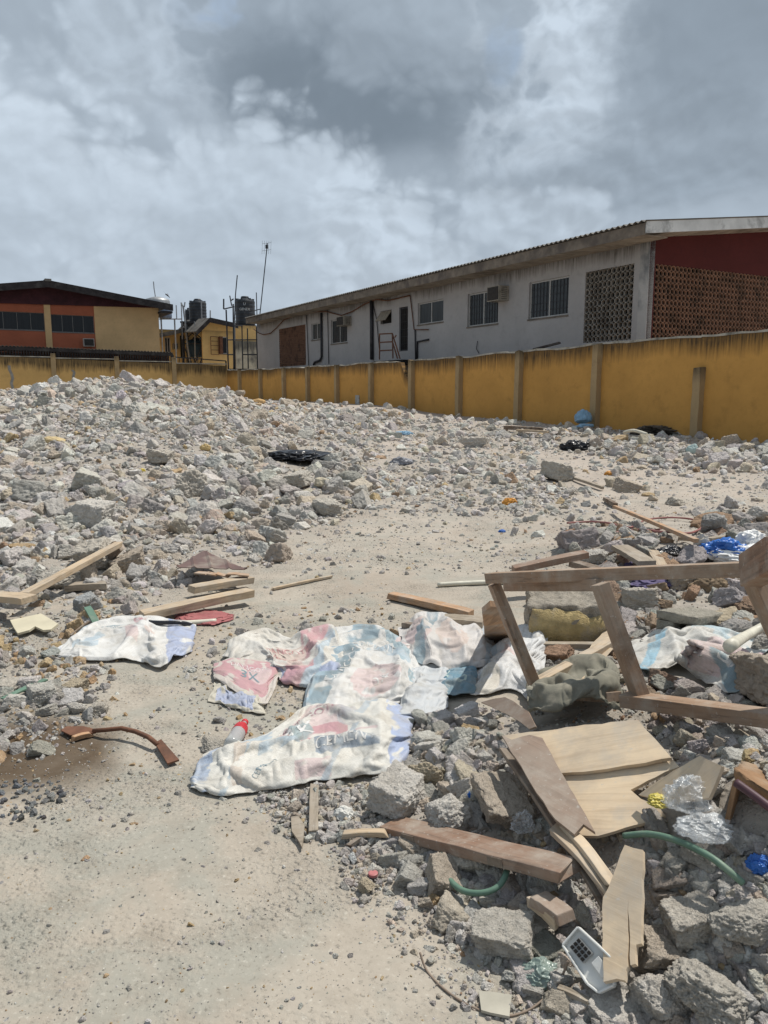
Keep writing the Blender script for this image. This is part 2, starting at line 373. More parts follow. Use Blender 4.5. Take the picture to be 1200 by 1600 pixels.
def build_ground():
    def axis(lo, hi, n, a, b, k):
        core = np.linspace(a, b, n); out = [core]
        st = core[1]-core[0]; x = b; r = []
        while x < hi: st *= k; x += st; r.append(x)
        out.append(np.array(r)); st = core[1]-core[0]; x = a; r = []
        while x > lo: st *= k; x -= st; r.append(x)
        return np.concatenate([np.array(r)[::-1]]+out)
    xs = axis(-160, 160, 230, -2.3, 2.6, 1.035); ys = axis(-14, 420, 250, 1.3, 6.6, 1.022)
    X, Y = np.meshgrid(xs, ys); Z = hgt(X, Y)
    px, py = to_px(X, np.maximum(Y, .5), Z)
    wob = 18*fbm2(X, Y, 1.5, 3, 21.)
    px, py = px+wob, py+wob
    rub = np.zeros(X.shape)
    for zz, a in ((Z_MOUND, 1), (Z_BANK, .95), (Z_MID, .75), (Z_BACK, .9), (Z_HEAP, 1), (Z_FRAME, .9), (Z_LEFT, .35), (Z_STRIP, .5)):
        rub = np.maximum(rub, a*poly_mask(px, py, zz, 22))
    wet = poly_mask(px, py, [(-200, 1120), (80, 1115), (185, 1150), (170, 1200), (90, 1232), (-200, 1245)], 24)
    Z = Z + rub*(.035*fbm2(X, Y, 7., 3, 31.)*sst(2, 6, Y)+.012*fbm2(X, Y, 22., 2, 33.)) + .004*fbm2(X, Y, 11., 3, 41.)
    col = np.stack([rub.ravel(), wet.ravel(), np.clip((Y.ravel()-5)/12, 0, 1)], -1)
    ny, nx = X.shape; i = (np.arange(ny-1)[:, None]*nx+np.arange(nx-1)[None]).ravel()
    q = np.stack([i, i+1, i+1+nx, i+nx], -1)
    me = mesh_np('ground', np.stack([X.ravel(), Y.ravel(), Z.ravel()], -1), quads=q, smooth=True, col=col)
    m, t, b, o = nt('sandy_ground'); v = geopos(t); a = attr(t, 'tint', 'Color'); s = t.nodes.new('ShaderNodeSeparateColor'); t.links.new(a, s.inputs[0])
    n1 = noise(t, v, .9, 6, .6, .3); n2 = noise(t, v, 7., 6, .68, .2); n3 = noise(t, v, 55., 4, .7); n4 = noise(t, mapv(t, v, loc=(3, 8, 1)), 2.2, 5, .65, .4)
    sand = ramp(t, n1, [(.32, (.345, .295, .24)), (.5, (.395, .35, .29)), (.7, (.395, .365, .31))])
    cem = ramp(t, n4, [(.47, 0.), (.6, .75)])
    sand = mixc(t, cem, sand, (.31, .303, .26))
    sand = mixc(t, ramp(t, n2, [(.3, .5), (.52, 0.)]), sand, (.27, .235, .19))
    sand = mixc(t, ramp(t, n3, [(.58, 0.), (.72, .55)]), sand, (.56, .53, .46))
    sand = mixc(t, ramp(t, n3, [(.3, .75), (.43, 0.)]), sand, (.17, .155, .13))
    far = mixc(t, s.outputs[2], sand, mixc(t, n2, (.40, .34, .29), (.475, .415, .36)))
    rubc = mixc(t, n2, (.255, .23, .195), (.44, .395, .345))
    c = mixc(t, s.outputs[0], far, rubc)
    c = mixc(t, math_(t, 'MULTIPLY', s.outputs[1], ramp(t, n4, [(.25, .8), (.6, 1.)])), c, mixc(t, n2, (.06, .04, .024), (.12, .085, .055)))
    t.links.new(c, b.inputs['Base Color']); b.inputs['Roughness'].default_value = .95; b.inputs['Specular IOR Level'].default_value = .1
    bump(t, b, n2, .6, .03); bump(t, b, n3, .9, .012)
    vo = nd(t, 'ShaderNodeTexVoronoi'); vo.inputs['Scale'].default_value = 42.; t.links.new(v, vo.inputs['Vector'])
    bump(t, b, ramp(t, vo.outputs['Distance'], [(.1, 1.), (.45, 0.)]), .6, .012)
    rough_patch = ramp(t, noise(t, mapv(t, v, loc=(5, 2, 7)), 1.7, 5, .6, .5), [(.40, .08), (.60, 1.)])
    for q in t.nodes:
        if q.type == 'BUMP' and q.inputs['Strength'].default_value > .55: t.links.new(math_(t, 'MULTIPLY', rough_patch, q.inputs['Strength'].default_value), q.inputs['Strength'])
    tag(link('ground', me, m), kind='structure')
build_ground()
# ------------------------------------------------------------------ broken concrete
def ico(n):
    bm = bmesh.new(); bmesh.ops.create_icosphere(bm, subdivisions=n, radius=1); bm.verts.ensure_lookup_table()
    v = np.array([x.co[:] for x in bm.verts]); f = np.array([[y.index for y in x.verts] for x in bm.faces]); bm.free(); return v, f
ICO = {k: ico(k) for k in (1, 2, 3, 4, 5, 6)}
def rock_shape(seed, lod, blocky=.4, slab=1.):
    r = np.random.default_rng(seed); d, f = ICO[lod]
    n = r.integers(8, 13); N = r.normal(size=(n, 3)); N /= np.linalg.norm(N, axis=1)[:, None]
    c = r.uniform(.62, 1.0, n)
    if r.random() < blocky:
        A = np.vstack([np.eye(3), -np.eye(3)])+r.normal(0, .13, (6, 3)); A /= np.linalg.norm(A, axis=1)[:, None]
        N = np.vstack([A, N[:4]]); c = np.concatenate([r.uniform(.55, .8, 6), r.uniform(.75, 1., 4)])
    dn = d@N.T; rr = np.where(dn > 1e-3, c/np.maximum(dn, 1e-3), 9.)
    k = 26.; R = -np.log(np.exp(-k*np.minimum(rr, 3)).sum(1))/k
    R = np.clip(R, .25, 1.25)
    p = d*R[:, None]; o = seed*3.7
    amp = 1.
    R2 = .16*fbm(p*1.6+o, 3)+(.10*fbm(p*4.2+o, 3, .65) if lod >= 3 else 0)
    if lod >= 4:
        pit = perlin(p*7+o*2); R2 = R2-.06*np.clip(pit-.1, 0, 1)*2+.065*fbm(p*11.+o, 3, .7)
        rid = 1-np.abs(perlin(p*3.2+o))*2; R2 = R2+.06*rid
    p = p*(1+R2*amp)[:, None]
    s = np.array([1, r.uniform(.7, .95), r.uniform(.5, .8)*slab]); p = p*s
    p /= np.abs(p).max()
    return p, f
def rock_mat(name, tint=True, flat_c=None):
    m, t, b, o = nt(name); v = coord(t, 'Object')
    v2 = geopos(t)
    n1 = noise(t, v2, 4., 5, .6); n2 = noise(t, v2, 22., 6, .7); n3 = noise(t, v2, 110., 4, .7)
    if tint: base = attr(t, 'tint', 'Color')
    else:
        oi = t.nodes.new('ShaderNodeObjectInfo'); base = oi.outputs['Color']
    c = mixc(t, ramp(t, n2, [(.3, 0.), (.7, 1.)]), (.74, .73, .72), (1.2, 1.2, 1.2)); c = mixc(t, 1., base, c, 'MULTIPLY')
    c = mixc(t, ramp(t, n1, [(.52, 0.), (.72, .35)]), c, (.42, .36, .285))
    c = mixc(t, ramp(t, n3, [(.62, 0.), (.74, .6)]), c, (.10, .095, .085))
    c = mixc(t, ramp(t, n3, [(.25, .5), (.36, 0.)]), c, (.46, .45, .42))
    # dust settled on upward faces
    ge = t.nodes.new('ShaderNodeNewGeometry'); sp = t.nodes.new('ShaderNodeSeparateXYZ'); t.links.new(ge.outputs['Normal'], sp.inputs[0])
    t.links.new(c, b.inputs['Base Color']); b.inputs['Roughness'].default_value = .95; b.inputs['Specular IOR Level'].default_value = .12
    bump(t, b, n2, .9, .035); bump(t, b, n3, .9, .009)
    return m
M_RUB = rock_mat('broken_concrete', True); M_CHUNK = rock_mat('broken_concrete_chunk', False)
PAL = {'grey': [((0.518, 0.491, 0.454), 6), ((0.581, 0.550, 0.509), 5), ((0.439, 0.416, 0.385), 3), ((0.535, 0.463, 0.379), 4), ((0.683, 0.647, 0.599), 2), ((0.535, 0.404, 0.244), .35), ((0.401, 0.287, 0.193), .3), ((0.393, 0.372, 0.345), 1)],
       'tan': [((0.465, 0.441, 0.408), 5), ((0.535, 0.404, 0.244), 1.2), ((0.645, 0.612, 0.566), 2.), ((0.370, 0.351, 0.324), 2), ((0.469, 0.326, 0.193), .8)],
       'brown': [((0.387, 0.368, 0.340), 5), ((0.362, 0.261, 0.186), 2), ((0.471, 0.446, 0.412), 4), ((0.428, 0.287, 0.193), 1)],
       'blue': [((.20, .21, .22), 5), ((.28, .285, .28), 4), ((.32, .31, .28), 2), ((.11, .11, .115), 2)]}
def pick(pal, n):
    cs = np.array([c for c, w in PAL[pal]]); w = np.array([w for c, w in PAL[pal]], float)
    c = cs[RNG.choice(len(cs), n, p=w/w.sum())]
    return np.clip(c*RNG.uniform(.84, 1.14, (n, 1))*(1+RNG.normal(0, .02, (n, 3))), .03, .7)
def in_poly(px, py, poly): return poly_mask(px, py, poly, .01) > .5
EXCL = []                                     # outlines of sheets that lie on the ground: no big stones poke through them
EXCL += [[(14, 968), (64, 958), (95, 975), (75, 992), (28, 994)], [(270, 888), (318, 852), (392, 888), (380, 900)], [(225, 968), (392, 920), (396, 955), (340, 980)], [(90, 1132), (152, 1136), (250, 1158), (284, 1188), (262, 1198), (110, 1158)]]
EXCL += [[(92, 1018), (165, 978), (300, 986), (295, 1015), (250, 1040)], [(330, 1050), (435, 1052), (435, 1080), (410, 1110), (330, 1090)],
         [(300, 1205), (350, 1240), (600, 1210), (640, 1180), (640, 1050), (600, 1010), (520, 1050), (480, 1120), (360, 1180)],
         [(440, 1000), (540, 990), (535, 1060), (490, 1080), (440, 1070)], [(630, 970), (750, 985), (840, 985), (845, 1080), (760, 1100), (640, 1110)],
         [(790, 1150), (1000, 1125), (1060, 1200), (1125, 1190), (1110, 1250), (930, 1310), (960, 1390), (930, 1410), (840, 1260)],
         [(945, 1320), (1005, 1325), (1000, 1480), (975, 1535), (940, 1535)], [(880, 1460), (905, 1448), (950, 1495), (950, 1545), (925, 1550)],
         [(600, 1285), (640, 1275), (890, 1355), (885, 1375)], [(810, 1080), (960, 1060), (980, 1130), (820, 1130)]]
CH = []                                       # (x, y, z, size_m, colour, zone, px size)
def scatter(poly, n, smin, smax, power, pal, zone, feather=14., keep=None, lift=(.0, .45)):
    xs = [p[0] for p in poly]; ys = [p[1] for p in poly]
    n = int(n*(1.28 if max(xs) > 1400 or min(xs) < -200 else 1)); px = RNG.uniform(max(min(xs), -350), min(max(xs), 1550), n*2); py = RNG.uniform(min(ys), min(max(ys), 1680), n*2)
    w = poly_mask(px, py, poly, feather); k = RNG.random(len(px)) < w
    px, py = px[k][:n], py[k][:n]; n = len(px)
    u = RNG.random(n); a = 1-power; s = (smin**a+(smax**a-smin**a)*u)**(1/a)
    bad = np.zeros(n, bool)
    for e in EXCL: bad |= (poly_mask(px, py, e, np.maximum(s*.5, 1)) > .02) & (s > 7)
    px, py, s = px[~bad], py[~bad], s[~bad]; n = len(px)
    g = G(px, py); d = np.sqrt(g[:, 0]**2+g[:, 1]**2+(g[:, 2]-CAMZ)**2)
    sm = s*d/F/2                               # half size in metres
    z = g[:, 2]+sm*RNG.uniform(*lift, n)
    cl = pick(pal, n)
    for i in range(n): CH.append((g[i, 0], g[i, 1], z[i], sm[i], cl[i], zone, s[i]))
scatter(Z_MOUND, 18000, 2.3, 32, 2.35, 'grey', 'mound', 8, lift=(-.3, .4))
scatter([(400, 628), (640, 643), (650, 690), (430, 690)], 1700, 2.2, 15, 2.3, 'grey', 'bank', 8, lift=(-.3, .4))
scatter([(-60, 606), (170, 582), (345, 598), (460, 640), (430, 700), (-60, 700)], 5200, 2.4, 12, 2.3, 'grey', 'mound', 5, lift=(-.1, .6))
scatter([(-60, 760), (420, 740), (440, 880), (330, 890), (230, 930), (-60, 950)], 420, 13, 50, 2.5, 'grey', 'mound', 14, lift=(-.2, .35))
scatter([(380, 690), (520, 720), (600, 760), (520, 812), (430, 830), (330, 800)], 170, 13, 44, 2.5, 'grey', 'mound', 14, lift=(-.1, .4))
scatter(Z_BANK, 5600, 2.4, 20, 2.4, 'grey', 'bank', 7, lift=(-.3, .4))
scatter([(900, 690), (1560, 700), (1560, 745), (960, 742)], 220, 9, 32, 2.4, 'grey', 'bank', 8, lift=(-.1, .5))
scatter(Z_MID, 3000, 2.4, 22, 2.4, 'grey', 'middle', 16, lift=(-.4, .3))
scatter([(440, 650), (1560, 660), (1560, 860), (900, 900), (460, 900)], 10000, 1.6, 11, 2.6, 'grey', 'middle', 20, lift=(-.5, .2))
scatter([(760, 700), (1240, 740), (1260, 850), (780, 830)], 170, 8, 30, 2.7, 'grey', 'middle', 20, lift=(-.2, .3))
scatter(Z_BACK, 4600, 2.6, 32, 2.2, 'brown', 'back', 16)
scatter(Z_BACK, 160, 26, 62, 2.2, 'brown', 'back', 16, lift=(-.1, .35))
scatter([(600, 1140), (1560, 1120), (1560, 1640), (940, 1640), (700, 1450), (600, 1320)], 2000, 10, 44, 1.7, 'grey', 'heap', 18, lift=(-.1, .4))
scatter(Z_HEAP, 9500, 3.2, 40, 2.15, 'grey', 'heap', 14, lift=(-.2, .45))
scatter([(600, 1150), (720, 1130), (830, 1150), (960, 1330), (1560, 1240), (1560, 1640), (960, 1640), (900, 1540), (700, 1450), (610, 1320)], 130, 26, 66, 2.2, 'grey', 'heap', 18, lift=(-.1, .35))
scatter(Z_FRAME, 2600, 3.5, 46, 2.1, 'brown', 'back', 14)
scatter(Z_LEFT, 1700, 3., 40, 2.35, 'tan', 'left', 22, lift=(-.3, .35))
scatter(Z_GRAVEL, 130, 4., 10, 2.3, 'blue', 'sand', 14)
scatter(Z_STRIP, 1500, 3., 24, 2.3, 'grey', 'sand', 16)
scatter(Z_SACKS, 1300, 2.5, 26, 2.6, 'tan', 'sand', 30, lift=(-.3, .3))
scatter([(-20, 1120), (560, 1240), (700, 1460), (900, 1640), (-20, 1640)], 2300, 1.5, 11, 3.2, 'tan', 'sand', 30, lift=(-.6, .2))
scatter([(-20, 940), (600, 900), (640, 1160), (500, 1300), (-20, 1280)], 3000, 1.6, 14, 2.9, 'tan', 'sand', 30, lift=(-.4, .3))
scatter([(560, 1220), (620, 1330), (720, 1470), (900, 1590), (800, 1640), (560, 1420)], 1500, 2.5, 18, 2.5, 'grey', 'sand', 24, lift=(-.4, .3))
# ------------------------------------------------------------------ which stones are objects, which are the mass
NVAR = 14
SH = {}
def shape(k, lod):
    if (k, lod) not in SH: SH[(k, lod)] = rock_shape(100+k, lod, .45, .85 if k % 4 == 0 else 1.05)
    return SH[(k, lod)]
def euler_mats(n, tilt=1.):
    a = RNG.uniform(0, 2*PI, n); b = RNG.uniform(-.5, .5, n)*tilt*2; c = RNG.uniform(-.5, .5, n)*tilt*2
    ca, sa, cb, sb, cc, sc_ = np.cos(a), np.sin(a), np.cos(b), np.sin(b), np.cos(c), np.sin(c)
    z, o = np.zeros(n), np.ones(n)
    A = np.array([[ca, -sa, z], [sa, ca, z], [z, z, o]]).transpose(2, 0, 1)
    B = np.array([[o, z, z], [z, cb, -sb], [z, sb, cb]]).transpose(2, 0, 1)
    D = np.array([[cc, z, sc_], [z, o, z], [-sc_, z, cc]]).transpose(2, 0, 1)
    return A@B@D
HERO = []
def hero(px, py, spx, cat_label, label, col, k, tilt=.5, lift=.25, rotz=None, sc=(1, 1, 1), name='concrete_chunk', lod=6, blk=None):
    g = g1(px, py+spx*.18); d = (g-Vector((0, 0, CAMZ))).length; s = spx*d/F/2
    spx = spx*(.9 if spx > 60 else 1); HERO.append((px, py, spx)); CLEAR.append((px, py, spx*.42))
    key = (k, lod, blk)
    if key not in HM:
        p, f = rock_shape(500+k, lod, 1. if blk else .3, blk or .95)
        HM[key] = mesh_np(name, p, tris=f, smooth=True); HM[key].materials.append(M_CHUNK)
    o = bpy.data.objects.new(name, HM[key]); C.objects.link(o); o.location = (g.x, g.y, g.z+s*lift)
    o.scale = (s*sc[0], s*sc[1], s*sc[2]); r = random.Random(int(px*7+py))
    o.rotation_euler = (r.uniform(-tilt, tilt), r.uniform(-tilt, tilt), r.uniform(0, 6.3) if rotz is None else rotz); o.color = (*col, 1)
    return tag(o, label, cat_label)
HM = {}; CLEAR = []
CLEAR2 = [(985, 803, 22, 12), (1010, 813, 22, 12), (1035, 823, 22, 12), (1060, 834, 22, 12), (1075, 815, 26, 12), (464, 716, 56, 15), (899, 694, 26, 12), (1128, 872, 44, 30), (1165, 876, 50, 30), (1176, 858, 24, 20), (1050, 860, 26, 13), (1096, 850, 16, 22), (1016, 905, 50, 15), (796, 783, 15, 10), (631, 675, 18, 7), (628, 718, 22, 12),
          (911, 646, 16, 16), (914, 662, 17, 8), (556, 632, 8, 16), (83, 684, 22, 9), (321, 699, 12, 9), (404, 626, 14, 8), (1040, 670, 50, 11), (820, 670, 36, 7), (1082, 700, 13, 11), (1070, 1288, 34, 34), (1098, 1338, 40, 20), (842, 1516, 28, 20), (1186, 1350, 20, 20), (1090, 966, 58, 36), (895, 975, 70, 36), (1060, 1035, 60, 36), (1140, 1045, 50, 50), (1175, 1250, 50, 60), (30, 611, 8, 6)]
GREY = (.52, .485, .425); TANC = (.54, .495, .425); BRN = (.47, .405, .33); PALE = (.62, .585, .53); YEL = (.53, .45, .33)
hero(252, 716, 40, 'chunk', 'rounded grey boulder standing alone halfway up the left rubble mound', TANC, 1, .2, .45)
hero(782, 1258, 112, 'block', 'big flat-faced tan concrete block wedged against the plywood panel', BRN, 2, .35, .5, sc=(1, .9, .8), blk=.9)
hero(792, 1466, 96, 'chunk', 'block-shaped grey concrete lump with a flat top beside the white plastic cover', GREY, 3, .12, .45, blk=.75)
hero(690, 1376, 70, 'chunk', 'squarish concrete lump between the green hose and the yellowish stone', BRN, 4, .3, .5)
hero(742, 1350, 78, 'chunk', 'ragged concrete lump inside the loop of green hose', TANC, 5, .5, .55)
hero(622, 1245, 84, 'chunk', 'pale rough lump just under the corner of the big cement bag', PALE, 6, .4, .4)
hero(668, 1212, 70, 'chunk', 'tan-stained concrete lump between the cement bag corner and the big block', YEL, 7, .4, .4)
hero(700, 1270, 88, 'chunk', 'whitish rough lump behind the brown plank end', PALE, 8, .4, .4)
hero(1082, 1442, 88, 'chunk', 'large pitted concrete boulder right of the standing plywood strip', TANC, 9, .4, .5)
hero(1156, 1440, 86, 'chunk', 'large crumbly boulder at the right edge below the plastic film', GREY, 10, .4, .5)
hero(1030, 1490, 72, 'chunk', 'brownish chunk tucked behind the foot of the plywood strip', BRN, 11, .4, .35)
hero(1105, 1556, 104, 'chunk', 'biggest pale boulder at the lower right corner of the heap', GREY, 12, .4, .4)
hero(1030, 1566, 86, 'chunk', 'pale lump next to the biggest boulder at the bottom', PALE, 13, .4, .4)
hero(962, 1580, 86, 'chunk', 'flat pale slab of concrete at the bottom below the white plastic cover', PALE, 14, .2, .2, blk=.5)
hero(574, 1387, 36, 'stone', 'single yellowish rounded stone at the edge of the sand', YEL, 15, .3, .5)
hero(1204, 1072, 130, 'block', 'big coarse brown block standing at the right edge beside the torn bag', BRN, 16, .25, .5, blk=.95)
hero(868, 742, 50, 'chunk', 'pale block-like lump standing alone on the sand in front of the wall bank', TANC, 17, .15, .5, blk=.9)
hero(764, 770, 0.1, 'chunk', 'x', GREY, 1) if False else None
hero(150, 868, 76, 'chunk', 'wide grey lump under the raised plank at the foot of the left mound', TANC, 18, .3, .35)
hero(92, 905, 70, 'chunk', 'broad lump beside the lower end of the raised plank', GREY, 19, .3, .3)
hero(200, 878, 58, 'chunk', 'dark-sided lump touching the upper end of the raised plank', BRN, 20, .3, .35)
hero(134, 944, 40, 'chunk', 'bluish grey stone in front of the raised plank', (.40, .41, .41), 21, .3, .45)
hero(150, 805, 66, 'chunk', 'broad pale lump on the mound above the raised plank', PALE, 22, .3, .3)
hero(300, 760, 62, 'chunk', 'pale boulder in the middle of the mound below the black plastic', TANC, 23, .3, .3)
hero(510, 795, 52, 'chunk', 'grey boulder at the right foot of the left mound', GREY, 24, .3, .4)
hero(465, 750, 56, 'chunk', 'grey boulder just below the large black plastic sheet', GREY, 25, .3, .4)
hero(130, 1042, 0.1, 'x', 'x', GREY, 1) if False else None
hero(64, 1086, 50, 'stone', 'white flat-topped stone in the damp patch beside the green strip', (.52, .50, .45), 26, .15, .35)
hero(118, 1072, 42, 'stone', 'tan-yellow flake of stone left of the small cement bag', YEL, 27, .25, .35, blk=.55)
hero(118, 1108, 28, 'stone', 'pale upright stone behind the rusty hoe blade', PALE, 28, .3, .4)
hero(152, 1110, 34, 'stone', 'grey triangular stone behind the rusty hoe handle', TANC, 29, .3, .3)
hero(18, 1062, 62, 'slab', 'thin flat grey slab lying at the left edge of the sand', TANC, 30, .08, .12, blk=.3)
hero(74, 1110, 28, 'stone', 'small white stone in front of the white flat-topped stone', (.5, .49, .45), 31, .2, .35)
hero(330, 1162, 46, 'chunk', 'rough grey lump lying left of the plastic bottle', GREY, 32, .2, .3)
hero(1110, 1235, 62, 'chunk', 'pale angular lump right of the plywood piece', PALE, 33, .3, .5)
hero(1030, 1236, 0.1, 'x', 'x', GREY, 1) if False else None
hero(958, 745, 0.1, 'x', 'x', GREY, 1) if False else None
hero(980, 760, 40, 'chunk', 'brownish lump on the sand above the thin leaning stick', BRN, 34, .3, .4)
hero(1056, 782, 34, 'chunk', 'flattish lump alone on the sand right of the thin stick', TANC, 35, .2, .25)
hero(742, 690, 46, 'chunk', 'wide pale slab of concrete lying below the long yellow wall', PALE, 36, .1, .3, blk=.5)
hero(1090, 900, 0.1, 'x', 'x', GREY, 1) if False else None
hero(1064, 905, 60, 'chunk', 'brown lump directly behind the top rail of the timber frame', BRN, 37, .2, .3)
hero(1000, 935, 66, 'chunk', 'broad tan lump seen through the right bay of the timber frame', TANC, 38, .2, .3)
hero(1130, 965, 56, 'chunk', 'greenish tan slab on the reddish soil beyond the torn bag', YEL, 39, .2, .3, blk=.6)
hero(1174, 948, 54, 'chunk', 'reddish brown lump near the right end of the timber frame', (.29, .2, .14), 40, .2, .3)
hero(932, 868, 56, 'chunk', 'long pale lump lying behind the timber frame beside the black bag', PALE, 41, .2, .3)
hero(1142, 805, 40, 'chunk', 'pale lump at the right edge above the blue plastic bag', TANC, 42, .2, .4)
hero(1182, 806, 40, 'chunk', 'brown-sided lump at the far right above the white bag', PALE, 43, .2, .4)
hero(1052, 1350, 50, 'chunk', 'smooth grey stone beside the green hose near the plastic film', GREY, 44, .2, .4, blk=.8)
hero(1100, 1330, 60, 'chunk', 'grey slab tilted under the crumpled plastic film', GREY, 45, .3, .35, blk=.6)
hero(930, 1250, 0.1, 'x', 'x', GREY, 1) if False else None
hero(850, 1480, 62, 'chunk', 'smooth greenish grey slab left of the white plastic cover', (.27, .265, .225), 46, .2, .3, blk=.6)
hero(840, 1440, 62, 'chunk', 'pale slab above the smooth greenish slab', TANC, 47, .2, .35, blk=.5)
def rocks():
    px = np.array([to_px(c[0], c[1], c[2]) for c in CH]); s = np.array([c[6] for c in CH]); ok = np.ones(len(CH), bool)
    for a, b, r in CLEAR: ok &= ~((np.hypot(px[:, 0]-a, px[:, 1]-b) < r) & (s > 8))
    for a, b, rx, ry in CLEAR2: ok &= ~((((px[:, 0]-a)/rx)**2+((px[:, 1]-b)/ry)**2 < 1) & (s > 3.5))
    vis = (px[:, 0] > -10) & (px[:, 0] < 1210) & (px[:, 1] < 1610)
    idx = np.where(ok)[0]
    score = np.where(vis[idx], s[idx], 0); top = idx[np.argsort(-score)[:265]]; tops = set(top.tolist())
    zl = {'mound': ('rough grey concrete lump among the rubble of the tall left mound', 'lumps on the left rubble mound'),
          'bank': ('grey concrete lump on the rubble bank along the foot of the long yellow wall', 'lumps along the long yellow wall'),
          'middle': ('concrete lump scattered on the sand in the middle of the plot', 'lumps on the middle sand'),
          'back': ('brownish concrete lump in the rubble around and behind the timber frame', 'lumps around the timber frame'),
          'heap': ('grey concrete lump in the near rubble heap around the plywood panel', 'lumps of the near rubble heap'),
          'left': ('loose tan stone on the ground left of the cement bags', 'stones left of the cement bags'),
          'sand': ('loose small stone on the bare sand of the foreground', 'stones on the foreground sand')}
    protos = {}
    for i in top:
        x, y, z, sm, c, zone, sp = CH[i]; lod = 5 if sp > 34 else 4; k = int(RNG.integers(0, 9 if lod == 5 else 12))
        if (k, lod) not in protos:
            p, f = shape(k, lod); me = mesh_np('concrete_chunk', p, tris=f, smooth=True); me.materials.append(M_CHUNK)
            o = bpy.data.objects.new('concrete_chunk', me); protos[(k, lod)] = o
        else: o = protos[(k, lod)].copy()
        C.objects.link(o); o.location = (x, y, z+sm*.12); o.scale = (sm*1.12,)*3; o.color = (*c, 1)
        o.rotation_euler = (random.uniform(-.6, .6), random.uniform(-.6, .6), random.uniform(0, 6.3))
        if zone == 'sand': o.name = 'stone'
        tag(o, zl[zone][0], 'stone' if zone in ('left', 'sand') else 'chunk', zl[zone][1])
    for nm, zs in (('rubble', ('mound', 'bank', 'middle', 'back', 'heap')), ('gravel', ('left', 'sand'))):
        co = []; fa = []; cl = []; base = 0
        ids = np.array([i for i in idx if i not in tops and CH[i][5] in zs])
        sp = s[ids]*.64
        lod = np.where(sp > 13, 4, np.where(sp > 6.5, 3, np.where(sp > 2.6, 2, 1)))
        for L in (1, 2, 3, 4):
            for k in range(NVAR):
                sel = ids[(lod == L)]; sel = sel[(sel % NVAR) == k]
                if not len(sel): continue
                p, f = shape(k, L); n = len(sel); R = euler_mats(n, 1.3)
                sm = np.array([CH[i][3] for i in sel]); pos = np.array([CH[i][:3] for i in sel]); cc = np.array([CH[i][4] for i in sel])
                sq = RNG.uniform(.8, 1.2, (n, 1, 3))
                v = np.einsum('nij,nkj->nki', R, p[None]*sq)*sm[:, None, None]*1.12+pos[:, None, :]
                co.append(v.reshape(-1, 3)); cl.append(np.repeat(cc, len(p), 0))
                fa.append((f[None]+base+(np.arange(n)*len(p))[:, None, None]).reshape(-1, 3)); base += n*len(p)
        me = mesh_np(nm, np.concatenate(co), tris=np.concatenate(fa), smooth=False, col=np.concatenate(cl))
        print(nm, len(ids), base)
        tag(link(nm, me, M_RUB), 'mass of small broken concrete pieces over the mounds and heaps' if nm == 'rubble' else 'loose gravel and pebbles strewn over the sandy ground', nm, kind='stuff')
rocks()
# ------------------------------------------------------------------ materials of walls and houses
def mat_wall(name, c, dark=(.035, .03, .025), stain_len=.5, grime=.5, var=.12, gray=None):
    """painted render; 'gv' = metres along, metres below the top"""
    m, t, b, o = nt(name); v = attr(t, 'gv'); s = t.nodes.new('ShaderNodeSeparateXYZ'); t.links.new(v, s.inputs[0])
    n1 = noise(t, v, .7, 5, .6); n2 = noise(t, v, 6., 6, .65)
    col = ramp(t, n1, [(.3, tuple(x*(1-var) for x in c)), (.7, tuple(min(1, x*(1+var)) for x in c))])
    col = mixc(t, ramp(t, n2, [(.5, 0.), (.75, .35)]), col, tuple(x*.72 for x in c))
    # runs of black algae below the top edge
    run = noise(t, mapv(t, v, (2.6, .33, 1)), 1.5, 6, .62); fine = noise(t, mapv(t, v, (11, .7, 1)), 1.5, 4, .6)
    big = noise(t, mapv(t, v, (.28, .02, 1)), 1.5, 3, .5)
    ln = math_(t, 'MULTIPLY', math_(t, 'MULTIPLY', math_(t, 'ADD', math_(t, 'MULTIPLY', run, .7), math_(t, 'MULTIPLY', fine, .45)), math_(t, 'ADD', big, .1)), stain_len*2.6)
    k = math_(t, 'SUBTRACT', ln, s.outputs[1])
    mr = t.nodes.new('ShaderNodeMapRange'); t.links.new(k, mr.inputs[0]); mr.inputs[1].default_value = -.12; mr.inputs[2].default_value = .28
    mr.inputs[3].default_value = 0; mr.inputs[4].default_value = .9; mr.clamp = True
    f = math_(t, 'MULTIPLY', mr.outputs[0], ramp(t, fine, [(.3, .55), (.6, 1.)]))
    col = mixc(t, f, col, dark)
    if gray:
        n3 = noise(t, mapv(t, v, (1, .55, 1)), 1.1, 6, .6); col = mixc(t, ramp(t, n3, [(.48, 0.), (.62, .9)]), col, gray)
    n4 = noise(t, v, 2.3, 6, .7)
    col = mixc(t, math_(t, 'MULTIPLY', ramp(t, n4, [(.55, 0.), (.8, 1.)]), grime), col, tuple(x*.4+.01 for x in c))
    t.links.new(col, b.inputs['Base Color']); b.inputs['Roughness'].default_value = .88; b.inputs['Specular IOR Level'].default_value = .2
    bump(t, b, noise(t, v, 9., 5, .6), .25, .02)
    return m
M_OCHRE = mat_wall('ochre_paint', (.55, .295, .08), stain_len=.42)
M_OCHRE2 = mat_wall('ochre_paint_back', (.58, .37, .14), stain_len=.62)
M_PILLAR = mat_wall('pillar_render', (.38, .275, .15), stain_len=.22, grime=.8)
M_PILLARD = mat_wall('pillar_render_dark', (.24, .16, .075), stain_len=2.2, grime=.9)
M_COPE = simple('mortar_coping', (.40, .37, .31), .95, .3, 3., dirt=(.12, .11, .09), vec='Object')
M_GREYWALL = mat_wall('grey_render', (.41, .395, .385), dark=(.10, .09, .08), stain_len=.5, grime=.35, var=.08)
